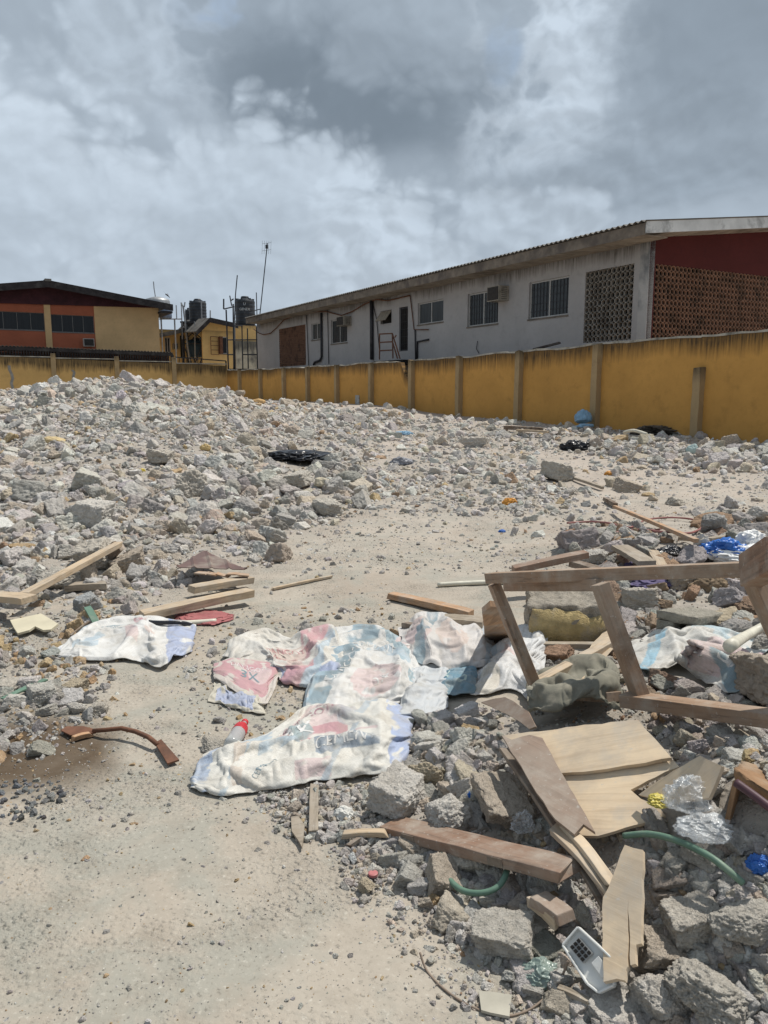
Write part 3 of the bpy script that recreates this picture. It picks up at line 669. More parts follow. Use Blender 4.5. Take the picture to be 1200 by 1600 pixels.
M_RED = mat_wall('maroon_paint', (.085, .018, .016), dark=(.03, .012, .01), stain_len=.3, grime=.4)
M_PEEL = mat_wall('peeling_render', (.48, .47, .45), dark=(.05, .05, .05), stain_len=.5, gray=(.17, .18, .19))
M_FASCIA = simple('weathered_fascia', (.185, .155, .125), .9, .35, 2.5, dirt=(.10, .085, .075))
M_FASCW = simple('white_fascia', (.62, .62, .60), .85, .15, 2., dirt=(.13, .13, .125))
M_SOFFIT = simple('soffit_board', (.30, .255, .205), .9, .25, 2., dirt=(.15, .125, .10))
M_ROOF = simple('corrugated_sheet', (.15, .14, .125), .8, .3, 2., dirt=(.06, .05, .045))
M_DARK = simple('dark_interior', (.02, .018, .016), .95, .3, 2.)  # near-black colour that stands in for unlit interiors
M_BLACK = simple('black_stained_timber', (.035, .03, .03), .85, .4, 3., dirt=(.08, .075, .07))
M_MAROONB = simple('maroon_board', (.055, .018, .022), .8, .35, 2.)
M_ALU = simple('aluminium_frame', (.46, .45, .43), .5, .15, 4., metal=.2)
M_STEEL = simple('dark_steel', (.05, .05, .055), .6, .4, 5., metal=.3)
M_GALV = simple('galvanised_pipe', (.30, .31, .32), .5, .25, 5., metal=.5)
M_RUST = simple('rusty_iron', (.16, .075, .045), .85, .4, 8., dirt=(.09, .05, .035))
M_VENT = simple('clay_vent_block', (.29, .165, .11), .9, .25, 4., dirt=(.10, .07, .05))
M_VENTG = simple('grey_vent_block', (.30, .275, .24), .9, .25, 4., dirt=(.13, .11, .09))
M_ORNG = mat_wall('brick_red_paint', (.38, .12, .065), dark=(.10, .03, .02), stain_len=.12, grime=.25)
M_TANW = mat_wall('tan_paint', (.62, .42, .215), dark=(.2, .12, .06), stain_len=.1, grime=.2)
M_YELW = mat_wall('yellow_house_paint', (.66, .45, .19), dark=(.2, .14, .07), stain_len=.2, grime=.3)
M_MOULD = mat_wall('mouldy_render', (.50, .46, .36), dark=(.06, .06, .055), stain_len=.7, grime=.8, gray=(.13, .125, .115))
M_TANK = simple('black_plastic_tank', (.022, .026, .032), .45, .3, 3., spec=.4, dirt=(.06, .062, .065))
M_TANKB = simple('blue_grey_tank', (.16, .20, .27), .5, .2, 3.)
M_WHITEP = simple('white_paint_letter', (.6, .62, .63), .7, .1)
M_CASE = simple('air_conditioner_case', (.32, .29, .24), .7, .2, 5., dirt=(.12, .10, .08))
M_GRILLE = simple('air_conditioner_grille', (.045, .04, .036), .7, .3, 8.)
def glass(name, c):
    m, t, b, o = nt(name); v = attr(t, 'gv')
    n1 = noise(t, mapv(t, v, (9, .5, 1)), 1.4, 3, .5); n2 = noise(t, v, 1.2, 3)
    col = mixc(t, n1, tuple(x*.55 for x in c), tuple(x*1.5 for x in c)); t.links.new(col, b.inputs['Base Color'])
    b.inputs['Roughness'].default_value = .25; b.inputs['Specular IOR Level'].default_value = .22
    bump(t, b, n2, .06, .02); return m
M_GLASS = glass('window_glass', (.06, .068, .072)); M_GLASSD = glass('dark_window_glass', (.025, .027, .03))
# ------------------------------------------------------------------ a flat facade with its own axes
class Facade:
    def __init__(s, P0, U, N): s.P0, s.U, s.N = Vector(P0), Vector(U).normalized(), Vector(N).normalized()
    def uv(s, px, py):
        p = on_plane(px, py, s.P0, s.N)-s.P0; return p.dot(s.U), p.z+s.P0.z
    def pt(s, u, z, d=0.): return Vector((s.P0.x, s.P0.y, 0))+s.U*u+s.N*d+Vector((0, 0, z))
    def rect(s, tl, br, tr=None, bl=None):
        q = [s.uv(*p) for p in (tl, br, tr, bl) if p]
        if tr is None:
            return min(q[0][0], q[1][0]), max(q[0][0], q[1][0]), min(q[0][1], q[1][1]), max(q[0][1], q[1][1])
        (a, b, c, d) = q; u0, u1 = (a[0]+d[0])/2, (c[0]+b[0])/2
        return min(u0, u1), max(u0, u1), (d[1]+b[1])/2, (a[1]+c[1])/2
    def slab(s, mb, u0, u1, z0, z1, d0, d1, top=None):
        top = z1 if top is None else top
        p = [s.pt(u, z, d) for z in (z0, z1) for u, d in ((u0, d0), (u1, d0), (u1, d1), (u0, d1))]
        g = [(u, top-z, d) for z in (z0, z1) for u, d in ((u0, d0), (u1, d0), (u1, d1), (u0, d1))]
        mb.hexa(p, g); return mb
    def wall(s, u0, u1, z0, z1, holes, depth=.18, top=None):
        """front at d=0 built from slabs round the openings"""
        mb = MB(); us = sorted({u0, u1, *[h[0] for h in holes], *[h[1] for h in holes]}); us = [u for u in us if u0-1e-6 <= u <= u1+1e-6]
        for a, b in zip(us[:-1], us[1:]):
            if b-a < 1e-5: continue
            mid = (a+b)/2; hs = sorted((h[2], h[3]) for h in holes if h[0] < mid < h[1]); z = z0
            for c, d in hs:
                if c > z: s.slab(mb, a, b, z, c, 0, -depth, top or z1)
                z = d
            if z < z1: s.slab(mb, a, b, z, z1, 0, -depth, top or z1)
        return mb
    def window(s, r, parent, name='window', frame=M_ALU, pane=M_GLASS, nx=2, fw=.05, bars=0, d=-.07, sill=True):
        u0, u1, z0, z1 = r; mb = MB()
        s.slab(mb, u0, u1, z1-fw, z1, d, d-.05); s.slab(mb, u0, u1, z0, z0+fw, d, d-.05)
        for i in range(nx+1):
            uc = u0+fw/2+(u1-u0-fw)*i/nx; s.slab(mb, uc-fw/2, uc+fw/2, z0+fw, z1-fw, d, d-.05)
        f = mb.build(name, frame, parent)
        g = MB(); s.slab(g, u0+fw, u1-fw, z0+fw, z1-fw, d-.025, d-.035); g.build('pane', pane, f)
        if bars:
            g = MB(); n = max(3, int((u1-u0)/.16))
            for i in range(1, n):
                u = u0+(u1-u0)*i/n; s.slab(g, u-.007, u+.007, z0+fw, z1-fw, d-.005, d-.018)
            for i in range(1, bars+1):
                z = z0+(z1-z0)*i/(bars+1); s.slab(g, u0+fw, u1-fw, z-.007, z+.007, d-.004, d-.016)
            g.build('security_grille', M_STEEL, f)
        if sill:
            g = MB(); s.slab(g, u0-.03, u1+.03, z0-.05, z0, .03, -.05); g.build('sill', M_FASCIA if frame is M_ALU else frame, f)
        return f
    def aircon(s, r, parent, out=.45, name='air_conditioner', case=M_CASE):
        u0, u1, z0, z1 = r; mb = MB(); s.slab(mb, u0, u1, z0, z1, out, -.1); a = mb.build(name, case, parent)
        g = MB(); s.slab(g, u0+.03, u1-.03, z0+.03, z1-.03, out+.012, out+.002)
        n = 9
        for i in range(n):
            z = z0+.05+(z1-z0-.1)*i/(n-1); s.slab(g, u0+.05, u1-.05, z-.008, z+.008, out+.024, out+.012)
        g.build('grille', M_GRILLE, a)
        g = MB()
        for i in range(7):
            z = z0+.06+(z1-z0-.12)*i/6; s.slab(g, u1+.001, u1+.006, z-.008, z+.008, out*.75, out*.2)
        g.build('side_louvre', M_GRILLE, a); return a
    def rings(s, r, parent, pitch, mat, depth=.1, th=.14, seg=14, d0=-.01, name='vent_block_screen', ext=.8):
        u0, u1, z0, z1 = r; mb = MB(); nx = max(1, round((u1-u0)/pitch)); nz = max(1, round((z1-z0)/pitch)); a = (u1-u0)/nx/2; c = (z1-z0)/nz/2
        ang = [2*PI*k/seg for k in range(seg)]
        for i in range(nx):
            for j in range(nz):
                uc, zc = u0+a*(2*i+1), z0+c*(2*j+1); vs = []; gs = []
                for rr, d in ((1.03, d0), (1-th, d0), (1-th, d0-depth), (1.03, d0-depth)):
                    for q in ang:
                        vs.append(s.pt(uc+a*rr*math.cos(q), zc+c*rr*math.sin(q), d)); gs.append((uc, zc, d))
                fs = [(k*seg+i2, k*seg+(i2+1) % seg, ((k+1) % 4)*seg+(i2+1) % seg, ((k+1) % 4)*seg+i2) for k in range(4) for i2 in range(seg)]
                mb.add(vs, fs, gs)
        o = mb.build(name, mat, parent)
        g = MB(); s.slab(g, u0-ext, u1+.15, z0-.6, z1+.6, -.5, -.55); s.slab(g, u0-ext, u1+.15, z1+.02, z1+.08, -.2, -.5); s.slab(g, u0-ext-.05, u0-ext, z0-.5, z1+.5, -.21, -.5); g.build('room_shade_backing', M_DARK, o); return o  # near-black slabs paint the shade of the room behind the screen
# ------------------------------------------------------------------ the long ochre wall
WALLP = Vector((WN.x*WDIST, WN.y*WDIST, 0))
FW = Facade(WALLP, -WD, -WN)             # u grows towards the camera side
def long_wall():
    th = thing('boundary_wall', 'long ochre plot wall with grey pillars running back along the grey two-storey block', 'wall', tuple(FW.pt(-10, .2)))
    tops = [(355, 578.5), (376, 578.2), (408.7, 577), (445.5, 575.3), (483, 573.2), (528.7, 571), (582.5, 567), (646, 564), (721, 557.5), (815, 549.5), (937.5, 538.5), (1097, 523.5), (1330, 513)]
    us = []
    for px, py in tops: us.append(FW.uv(px, py))
    cap = MB()
    for i, ((ua, za), (ub, zb)) in enumerate(zip(us[:-1], us[1:])):
        n = 10; out = []
        for k in range(n+1):
            f = k/n; u = ua+(ub-ua)*f; z = za+(zb-za)*f+.03*math.sin(u*2.1+1)*math.sin(u*.7)+random.uniform(-.008, .008)
            if tops[i+1][0] == 646:                                   # the broken end next to a pillar
                a = FW.uv(626, 566)[0]
                if u > a: z -= min(.62, (u-a)/(ub-a)*1.15)+random.uniform(0, .07)
            out.append((u, z))
        mb = MB(); g = []; pts = [FW.pt(ua, -.3), FW.pt(ub, -.3)]+[FW.pt(u, z) for u, z in reversed(out)]
        gs = [(ua, za+.3, 0), (ub, zb+.3, 0)]+[(u, 0, 0) for u, z in reversed(out)]
        nn = len(pts); dpt = WN*.17
        # front face as column strips so the stain coordinate stays regular
        vs = []; fs = []; gg = []
        for u, z in out:
            for d in (0, .17):
                for zz in (-.3, z-1.2, z-.5, z): vs.append(FW.pt(u, zz, -d)); gg.append((u, z-zz, d))
        for k in range(n):
            a, b = k*8, (k+1)*8
            for j in range(3):
                fs += [(a+j, b+j, b+j+1, a+j+1), (a+4+j+1, b+4+j+1, b+4+j, a+4+j)]
            fs.append((a+3, b+3, b+7, a+7))
        fs += [(0, 1, 5, 4), (1, 2, 6, 5), (2, 3, 7, 6)]; e = n*8; fs += [(e+4, e+5, e+1, e), (e+5, e+6, e+2, e+1), (e+6, e+7, e+3, e+2)]
        mb.add(vs, fs, gg); mb.build('panel', M_OCHRE, th)
        vs = []; fs = []
        for u, z in out:
            j = random.uniform(.012, .04)
            vs += [FW.pt(u, z-.02, .022), FW.pt(u, z+j, .018), FW.pt(u, z+j, -.19), FW.pt(u, z-.02, -.19)]
        m = len(out)
        if tops[i+1][0] == 646: m = 7
        fs = [(4*k+q, 4*k+4+q, 4*k+4+(q+1) % 4, 4*k+(q+1) % 4) for k in range(m-1) for q in range(4)]+[(0, 1, 2, 3), tuple(4*(m-1)+q for q in (3, 2, 1, 0))]
        cap = MB(); cap.add(vs[:4*m], fs); cap.build('coping', M_COPE, th)
    for i, (px, py) in enumerate(tops[1:-1], 1):
        u, z = us[i]
        w = .20
        mb = MB(); zt = z+.03
        if px == 1097: u, zt = FW.uv(1097, 574)
        vs = []; gg = []; n = 9
        for k in range(n+1):
            zz = -.3+(zt+.3)*k/n; j = .012
            for a, d in ((-w/2, 0), (w/2, 0), (w/2, .17), (-w/2, .17)):
                vs.append(FW.pt(u+a+random.uniform(-j, j), zz+(random.uniform(-.05, .02) if k == n else 0), d-.005)); gg.append((u*3+a+d, zt-zz, d))
        fs = [(4*k+q, 4*k+(q+1) % 4, 4*k+4+(q+1) % 4, 4*k+4+q) for k in range(n) for q in range(4)]+[(0, 3, 2, 1), tuple(4*n+q for q in range(4))]
        mb.add(vs, fs, gg); po = mb.build('pillar', M_PILLAR, th)
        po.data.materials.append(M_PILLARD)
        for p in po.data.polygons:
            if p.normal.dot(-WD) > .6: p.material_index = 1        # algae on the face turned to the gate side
    # white painted marker strip on one bay
    a = FW.uv(556, 617.5); b = FW.uv(562, 642)
    mb = MB(); FW.slab(mb, a[0], b[0], b[1], a[1], .03, .004); mb.build('painted_strip', simple('white_wash', (.45, .44, .41), .9, .3, 8., dirt=(.2, .18, .15)), th)
long_wall()
# ------------------------------------------------------------------ the back wall
CORN = FW.pt(FW.uv(355, 575)[0], 0)
U2 = WN.copy(); N2 = -WD                 # towards the right, and towards us
FB = Facade(CORN, U2, N2)
def back_wall():
    th = thing('boundary_wall', 'shorter ochre plot wall at the back with black algae runs, behind the rubble mound', 'wall', tuple(FB.pt(-6, .5)))
    tops = [(-560, 541), (-420, 544), (-290, 547.5), (-160, 552), (-60, 554.5), (0, 557), (82, 560), (181, 564.3), (271, 568), (355, 571.7)]
    us = [FB.uv(*p) for p in tops]; us[-1] = (-.003, us[-1][1])
    for i, ((ua, za), (ub, zb)) in enumerate(zip(us[:-1], us[1:])):
        n = 8; out = [(ua+(ub-ua)*k/n, za+(zb-za)*k/n+random.uniform(-.012, .012)) for k in range(n+1)]
        vs = []; fs = []; gg = []
        for u, z in out:
            for d in (0, .17):
                for zz in (-.3, z-1.2, z-.5, z): vs.append(FB.pt(u, zz, -d)); gg.append((u+30, z-zz, d))
        for k in range(n):
            a, b = k*8, (k+1)*8
            for j in range(3): fs += [(a+j, b+j, b+j+1, a+j+1), (a+4+j+1, b+4+j+1, b+4+j, a+4+j)]
            fs.append((a+3, b+3, b+7, a+7))
        MB().add(vs, fs, gg).build('panel', M_OCHRE2, th)
        mb = MB(); FB.slab(mb, ua+.002, ub-.002, max(za, zb)-.0, max(za, zb)+.05, .03, -.19); mb.build('coping', M_COPE, th)
    for px, pt in ((82, 552.5), (181.5, 557), (271, 558.5)):
        u, z = FB.uv(px, pt); mb = MB(); FB.slab(mb, u-.12, u+.12, -.3, z, .12, -.02); mb.build('pillar', M_PILLAR, th, bevel=.015)
    # cracks: dark grey repaired strips
    for a, b in (((16, 571), (21, 612)), ((114, 578), (118, 600))):
        p, q = FB.uv(*a), FB.uv(*b); mb = MB(); c = []
        for k in range(7):
            f = k/6; c.append((p[0]+(q[0]-p[0])*f+random.uniform(-.06, .06), p[1]+(q[1]-p[1])*f))
        for (x0, z0), (x1, z1) in zip(c[:-1], c[1:]):
            mb.hexa([FB.pt(x0-.07, z0, .004), FB.pt(x0+.07, z0, .004), FB.pt(x0+.07, z0, .012), FB.pt(x0-.07, z0, .012), FB.pt(x1-.07, z1, .004), FB.pt(x1+.07, z1, .004), FB.pt(x1+.07, z1, .012), FB.pt(x1-.07, z1, .012)])
        mb.build('mortar_repair', simple('mortar_repair', (.27, .26, .24), .95, .3, 5.), th)
back_wall()
# ------------------------------------------------------------------ the grey two-storey block on the right
BD = WDIST+3.0
BP = Vector((WN.x*BD, WN.y*BD, 0)); FG = Facade(BP, -WD, -WN)
def grey_block():
    uR = FG.uv(1013, 450)[0]; uL = FG.uv(402, 540)[0]
    corner = FG.pt(uR, 0)
    th = thing('apartment_block', 'long grey two-storey block with corrugated roof and maroon gable end', 'building', tuple(FG.pt(uR, .2)))
    FGa = Facade(corner, WN, -WD)               # gable: u grows to the right, normal towards us
    R = FG.rect
    W = {'A': R((826.5, 441), (887.5, 491), (889, 431), (826, 499.5)), 'B': R((730.5, 460), (778, 505), (779, 451), (730.5, 511)),
         'C': R((652.5, 474), (692.5, 502), (693, 467), (653, 508)), 'D': R((516.5, 500), (542.5, 535.3), (542.5, 497), (517.5, 537)),
         'E': R((486, 505.5), (502, 530), (502, 504), (487, 531.5))}
    door = R((623, 480.3), (637.3, 548), (637.3, 478.7), (624, 549)); vent = R((594.5, 486.2), (611.7, 504.5), (611.7, 484), (594.8, 506.8))
    s1 = R((915.5, 425), (985, 531), (992, 411.5), (910.5, 536)); s2 = R((435.5, 514), (478, 571), (477.5, 507), (437.2, 573))
    eT = FG.uv(1013, 377)[1]
    zt = 5.95
    FG.wall(uL, uR-.35, .2, zt, list(W.values())+[door, vent, s1, s2], .2).build('facade', M_GREYWALL, th)
    # corner pier with peeled paint
    mb = MB(); FG.slab(mb, uR-.35, uR, .2, zt, .012, -.2); mb.build('corner_pier', M_PEEL, th)
    for k in 'ABCDE': FG.window(W[k], th, bars=4 if k in 'ABD' else 0, nx=2)
    f = FG.window(door, th, 'door', frame=M_STEEL, pane=M_DARK, nx=1, fw=.07, bars=5, sill=False)
    mb = MB(); u0, u1, z0, z1 = vent; FG.slab(mb, u0, u1, z0, z1, -.12, -.16); v = mb.build('vent_window', M_DARK, th)
    mb = MB(); p = [FG.pt(u0+.03, z1-.03, -.02), FG.pt(u1-.03, z1-.03, -.02), FG.pt(u1-.03, z0+.12, .3), FG.pt(u0+.03, z0+.12, .3)]
    mb.prism(p, .03); mb.build('tilted_sash', simple('brown_sash', (.27, .235, .185), .8, .25), v)
    FG.rings(s1, th, .18, M_VENTG, th=.12); FG.rings(s2, th, .13, M_VENT, seg=6)
    FG.aircon(R((776.5, 450), (795.5, 471), (795, 447), (777, 471.5)), th); FG.aircon(R((538.5, 496), (549.5, 509), (549, 494), (538.5, 510)), th)
    # gable end
    a = FGa.uv(1025, 411); b = FGa.uv(1197.5, 432.5); zs = (a[1]+b[1])/2; u1 = 9.5
    sg = (a[0], u1-.4, 2.9, zs)
    gw = FGa.wall(.002, u1, .2, zs+.35, [sg], .2, top=zt+.3)
    gw.prism([FGa.pt(.002, zs+.35, -.1), FGa.pt(u1, zs+.35, -.1), FGa.pt(u1, 5.93+.125*u1, -.1), FGa.pt(.002, 5.93, -.1)], .2)
    gw.build('gable_wall', M_RED, th)
    FGa.rings(sg, th, .168, M_VENT, depth=.07, th=.12, name='gable_vent_screen', ext=.05)
    # roof: eaves plane leaning up to the right; corrugations run up the slope
    ov = .95; C0 = on_plane(1009.5, 347.5, FG.pt(0, 0, ov), WN)
    zE = C0.z; uE = FG.uv(0, 0)[0] if False else (C0-Vector((BP.x, BP.y, 0))).dot(-WD)
    far = on_plane(384, 498, FG.pt(0, 0, ov), WN); uF = (far-Vector((BP.x, BP.y, 0))).dot(-WD); zF = far.z
    slope = .125; Lr = 9.0
    def rp(u, w, dz=0.):                       # w metres in from the eaves
        z = zF+(zE-zF)*(u-uF)/(uE-uF)
        return FG.pt(u, z+w*slope+dz, ov-w)
    mb = MB(); n = int((uE-uF)/.21)*4; vs = []; gg = []
    for i in range(n+1):
        u = uF+(uE+.06-uF)*i/n; h = .032*math.sin(i*PI/2+.3)
        for w, dz in ((-.07, .05), (Lr, .05), (-.07, .038), (Lr, .038)): vs.append(rp(u, w, dz+h)); gg.append((u, w, 0))
    fs = []
    for i in range(n):
        a, b = 4*i, 4*i+4; fs += [(a, b, b+1, a+1), (a+3, b+3, b+2, a+2), (a, a+2, b+2, b)]
    mb.add(vs, fs, gg); mb.build('roof', M_ROOF, th)
    mb = MB()
    for (ua, ub) in [(uF, uF+(uE-uF)*.5), (uF+(uE-uF)*.5+.01, uE-.03)]:
        m = 12
        for k in range(m):
            a = ua+(ub-ua)*k/m; b = ua+(ub-ua)*(k+1)/m
            p = [rp(a, .0, -.31), rp(b, .0, -.31), rp(b, .04, -.31), rp(a, .04, -.31), rp(a, .0, .0), rp(b, .0, .0), rp(b, .04, .0), rp(a, .04, .0)]
            mb.hexa(p)
    mb.build('fascia', M_FASCIA, th)
    mb = MB(); k = 0; u = uF
    while u < uE-.1:                           # soffit boards with open joints
        ub = min(u+.62, uE-.05)
        p = [rp(u, .05, -.29), rp(ub-.035, .05, -.29), rp(ub-.035, ov-.0, -.29-.12), rp(u, ov-.0, -.29-.12)]
        mb.prism(p, .02); u = ub
    mb.build('soffit', M_SOFFIT, th)
    mb = MB(); mb.hexa([rp(uF, .06, -.24), rp(uE-.06, .06, -.24), rp(uE-.06, ov+.15, -.24), rp(uF, ov+.15, -.24), rp(uF, .06, -.22), rp(uE-.06, .06, -.22), rp(uE-.06, ov+.15, -.22), rp(uF, ov+.15, -.22)]); mb.build('void_shade_sheet', M_DARK, th)  # black sheet above the open joints, shade of the roof space put into colour
    # verge board of the gable
    mb = MB(); m = 10
    for k in range(m):
        w0, w1 = Lr*k/m, Lr*(k+1)/m; j = random.uniform(-.006, .006)
        mb.hexa([rp(uE+.03, w0, -.28), rp(uE+.03, w1, -.28), rp(uE-.01, w1, -.28), rp(uE-.01, w0, -.28), rp(uE+.03, w0, .03+j), rp(uE+.03, w1, .03+j), rp(uE-.01, w1, .03+j), rp(uE-.01, w0, .03+j)])
    mb.build('verge_board', M_FASCW, th)
    mb = MB(); w = .1
    while w < Lr-.6:
        mb.prism([rp(uE-.02, w, -.25), rp(uE-.02, w+.55, -.25), rp(uR-.01, w+.55, -.30), rp(uR-.01, w, -.30)], .02); w += .6
    mb.build('gable_soffit', M_SOFFIT, th)
    # pipes and cables on the facade
    def run(pts, r, name, mat, d=.05):
        mb = MB(); mb.tube([FG.pt(*FG.uv(*p), d) for p in pts], r, 8); return mb.build(name, mat, th, smooth=True)
    run([(583, 470), (583.5, 562)], .085, 'drain_pipe', M_STEEL, .09)
    run([(504, 489), (504.5, 558), (502, 563), (494, 566), (492, 570)], .06, 'drain_pipe', M_STEEL, .08)
    run([(480, 492), (483.5, 571)], .02, 'water_pipe', M_STEEL); run([(513, 482), (515, 569)], .02, 'water_pipe', M_STEEL)
    run([(642.5, 462), (648.5, 515), (671, 515)], .022, 'water_pipe', M_RUST); run([(650, 515), (651, 566)], .03, 'water_pipe', M_STEEL); run([(653, 566), (653.5, 534), (671, 530.5)], .04, 'water_pipe', M_STEEL)
    run([(398, 514), (405, 520), (413, 523), (424, 521), (433, 513), (445, 500), (470, 490), (500, 487), (512, 487), (535, 493), (552, 487), (572, 475), (590, 468), (608, 470), (642, 462)], .028, 'cable', M_RUST, .07)
    run([(583, 470), (590, 500), (594, 545)], .02, 'cable', M_STEEL)
    run([(748, 533), (746, 545), (750, 552)], .014, 'cable', M_STEEL)
    # outside stair landing with its rail
    rail = MB(); Y = None
    P_ = lambda px, py, d: FG.pt(*FG.uv(px, py), 0)+(-WN)*d
    q = lambda px, py: on_plane(px, py, FG.pt(0, 0, 1.1), WN)
    for a, b in (((593, 522), (593, 562)), ((613, 521), (614, 560)), ((593, 522), (613, 521)), ((594, 535), (612, 534)), ((594, 548), (612, 547)), ((613, 521), (625, 560)), ((613, 533), (621, 560)), ((617, 527), (619, 524))):
        rail.tube([q(*a), q(*b)], .03, 6)
    rail.build('stair_rail', M_RUST, th)
    mb = MB(); a = q(583, 563); b = q(628, 566); mb.box((a+b)/2+WN*.55+Vector((0, 0, -.05)), WD, WN, (0, 0, 1), (a-b).length, 1.05, .16); mb.build('stair_landing', M_DARK, th)
    return th
grey_block()
def wall_top_board():
    a = FW.pt(FW.uv(833, 544)[0], 0); 
    p = on_plane(834, 546, FW.pt(0, 0, -.06), WN); q = on_plane(875, 535.5, FW.pt(0, 0, -.5), WN)
    mb = MB().beam(p, q, .22, .05); tag(mb.build('plank', M_BLACK), 'dark weathered board propped on top of the long ochre wall under the sliding window', 'plank')
wall_top_board()
# ------------------------------------------------------------------ the orange house on the left
FO = Facade(FB.pt(0, 0, -5.0), U2, N2)
M_STEELG = simple('dull_frame', (.17, .16, .15), .6, .2, 4.)
def orange_house():
    th = thing('house', 'brick red and tan two-storey house with a black gabled roof behind the back wall', 'building', tuple(FO.pt(FO.uv(100, 560)[0], .3)))
    uv = FO.uv; uR = uv(248, 500)[0]; u147 = uv(147.5, 500)[0]; uc0, uc1 = uv(69.5, 500)[0], uv(79.5, 500)[0]
    ztop = uv(147, 470)[1]+.6
    R = FO.rect
    w1 = R((79.5, 491), (147, 520.5), (147, 494), (79.5, 518)); w0 = R((-40, 484.5), (70, 517), (70, 488), (-40, 513.5))
    w1 = (uc1+.003, w1[1], w1[2], w1[3]); w0 = (w0[0], uc0-.003, w1[2]+.05, w1[3]+.05)
    uL = w0[0]-1.5
    FO.wall(uL, u147, .3, ztop, [w0, w1], .2).build('red_wall', M_ORNG, th)
    mb = MB(); FO.slab(mb, u147+.002, uR, .3, uv(247, 481.5)[1]+.1, .03, -8); mb.build('tan_wall', M_TANW, th)
    mb = MB(); FO.slab(mb, uc0, uc1, .3, ztop, .06, -.1); mb.build('column', M_TANW, th)
    FO.window(w0, th, pane=M_GLASSD, nx=5, fw=.03, frame=M_STEELG, d=-.06); FO.window(w1, th, pane=M_GLASSD, nx=4, fw=.03, frame=M_STEELG, d=-.06)
    FO.aircon(R((129.5, 529), (146, 541.5), (146, 530), (129.5, 541.5)), th, .35, case=simple('pale_case', (.5, .48, .44), .6, .15))
    # roof
    ov = 1.0; Fo2 = Facade(FO.pt(0, 0, ov), U2, N2)
    rg = Fo2.uv(75, 438.5); rr = Fo2.uv(270, 476.5); rl = (rg[0]-(rr[0]-rg[0])*1.0, rg[1]-(rg[1]-rr[1]))
    for nm, (a, b) in (('roof_slope', (rg, rr)), ('roof_slope', (rl, rg))):
        mb = MB(); p = [FO.pt(a[0], a[1], ov), FO.pt(b[0], b[1], ov), FO.pt(b[0], b[1], -9), FO.pt(a[0], a[1], -9)]
        mb.hexa([x-Vector((0, 0, .06)) for x in p]+p); mb.build(nm, M_ROOF, th)
        mb = MB(); q = [FO.pt(a[0], a[1]+.03, ov+.05), FO.pt(b[0], b[1]+.03, ov+.05), FO.pt(b[0], b[1]+.03, ov+.003), FO.pt(a[0], a[1]+.03, ov+.003)]
        mb.hexa([x-Vector((0, 0, .40)) for x in q]+q); mb.build('verge_board', M_BLACK, th)
    mb = MB().box(FO.pt(rg[0], rg[1]+.03, -4), U2, N2, (0, 0, 1), .35, 10.2, .14); mb.build('ridge_cap', M_ROOF, th)
    mb = MB(); q = [Fo2.uv(0, 469), Fo2.uv(147, 477), Fo2.uv(247, 481.5)]
    zb = uv(75, 472)[1]
    vs = [FO.pt(rl[0], rl[1]-.1, .1), FO.pt(rl[0], zb-1.5, .1)]
    mb = MB().prism([FO.pt(rl[0]+.2, rl[1]-.25, .10), FO.pt(rl[0]+.2, min(zb, rl[1])-.3, .10), FO.pt(uR+.05, uv(248, 481.5)[1], .10), FO.pt(rr[0]-.3, rr[1]-.18, .10), FO.pt(rg[0], rg[1]-.15, .10)], .06)
    g = mb.build('gable_boarding', M_MAROONB, th)
    mb = MB()
    k = uv(-60, 470)[0]
    while k < uR:
        z1 = rg[1]-.3-(abs(k-rg[0]))/(rr[0]-rg[0])*(rg[1]-rr[1]); z0 = uv(147, 477)[1]-.02+ (u147-k)*.0
        if z1 > z0: FO.slab(mb, k, k+.02, z0, z1, .15, .135)
        k += .17
    mb.build('cover_strip', M_MAROONB, g)
    mb = MB(); FO.slab(mb, uR-.05, rr[0]-.02, rr[1]-.5, rr[1]-.38, ov-.02, -8); mb.build('eaves_soffit', M_BLACK, th)
orange_house()
def lean_to():
    th = thing('lean_to', 'low corrugated lean-to with a slatted front between the back wall and the red house', 'shed', tuple(FB.pt(-8, 1., -1)))
    Fl = Facade(FB.pt(0, 0, -.45), U2, N2); a = Fl.uv(-120, 536); b = Fl.uv(270, 551.5)
    mb = MB(); n = 4*70; vs = []; gg = []
    for i in range(n+1):
        f = i/n; u = a[0]+(b[0]-a[0])*f; z = a[1]+(b[1]-a[1])*f+.035*math.sin(i*PI/2+.4)
        for w, dz in ((0, .04), (-3.6, -.1), (0, .015), (-3.6, -.13)): vs.append(Fl.pt(u, z+dz, w)); gg.append((u, w, 0))
    fs = []
    for i in range(n):
        p, q = 4*i, 4*i+4; fs += [(p, q, q+1, p+1), (p+3, q+3, q+2, p+2), (p, p+2, q+2, q)]
    mb.add(vs, fs, gg).build('roof', M_ROOF, th)
    mb = MB(); p, q = Fl.pt(a[0], a[1]-.1, -.02), Fl.pt(b[0], b[1]-.1, -.02); mb.beam(p, q, .08, .16); mb.build('beam', M_BLACK, th)
    mb = MB(); u = a[0]
    while u < b[0]:
        f = (u-a[0])/(b[0]-a[0]); z = a[1]+(b[1]-a[1])*f; Fl.slab(mb, u, u+.06, z-1.2, z-.1, .0, -.03); u += .135
    mb.build('slat_screen', M_BLACK, th)
    mb = MB(); Fl.slab(mb, a[0], b[0], .5, min(a[1], b[1])-.12, -.9, -1.); mb.build('inner_wall', M_RUST, th)
    mb = MB(); 
    for u in (b[0]-.05, (a[0]+b[0])/2): mb.beam(Fl.pt(u, .3, -.05), Fl.pt(u, b[1]-.1, -.05), .1, .1, up=U2)
    mb.build('post', M_BLACK, th)
lean_to()
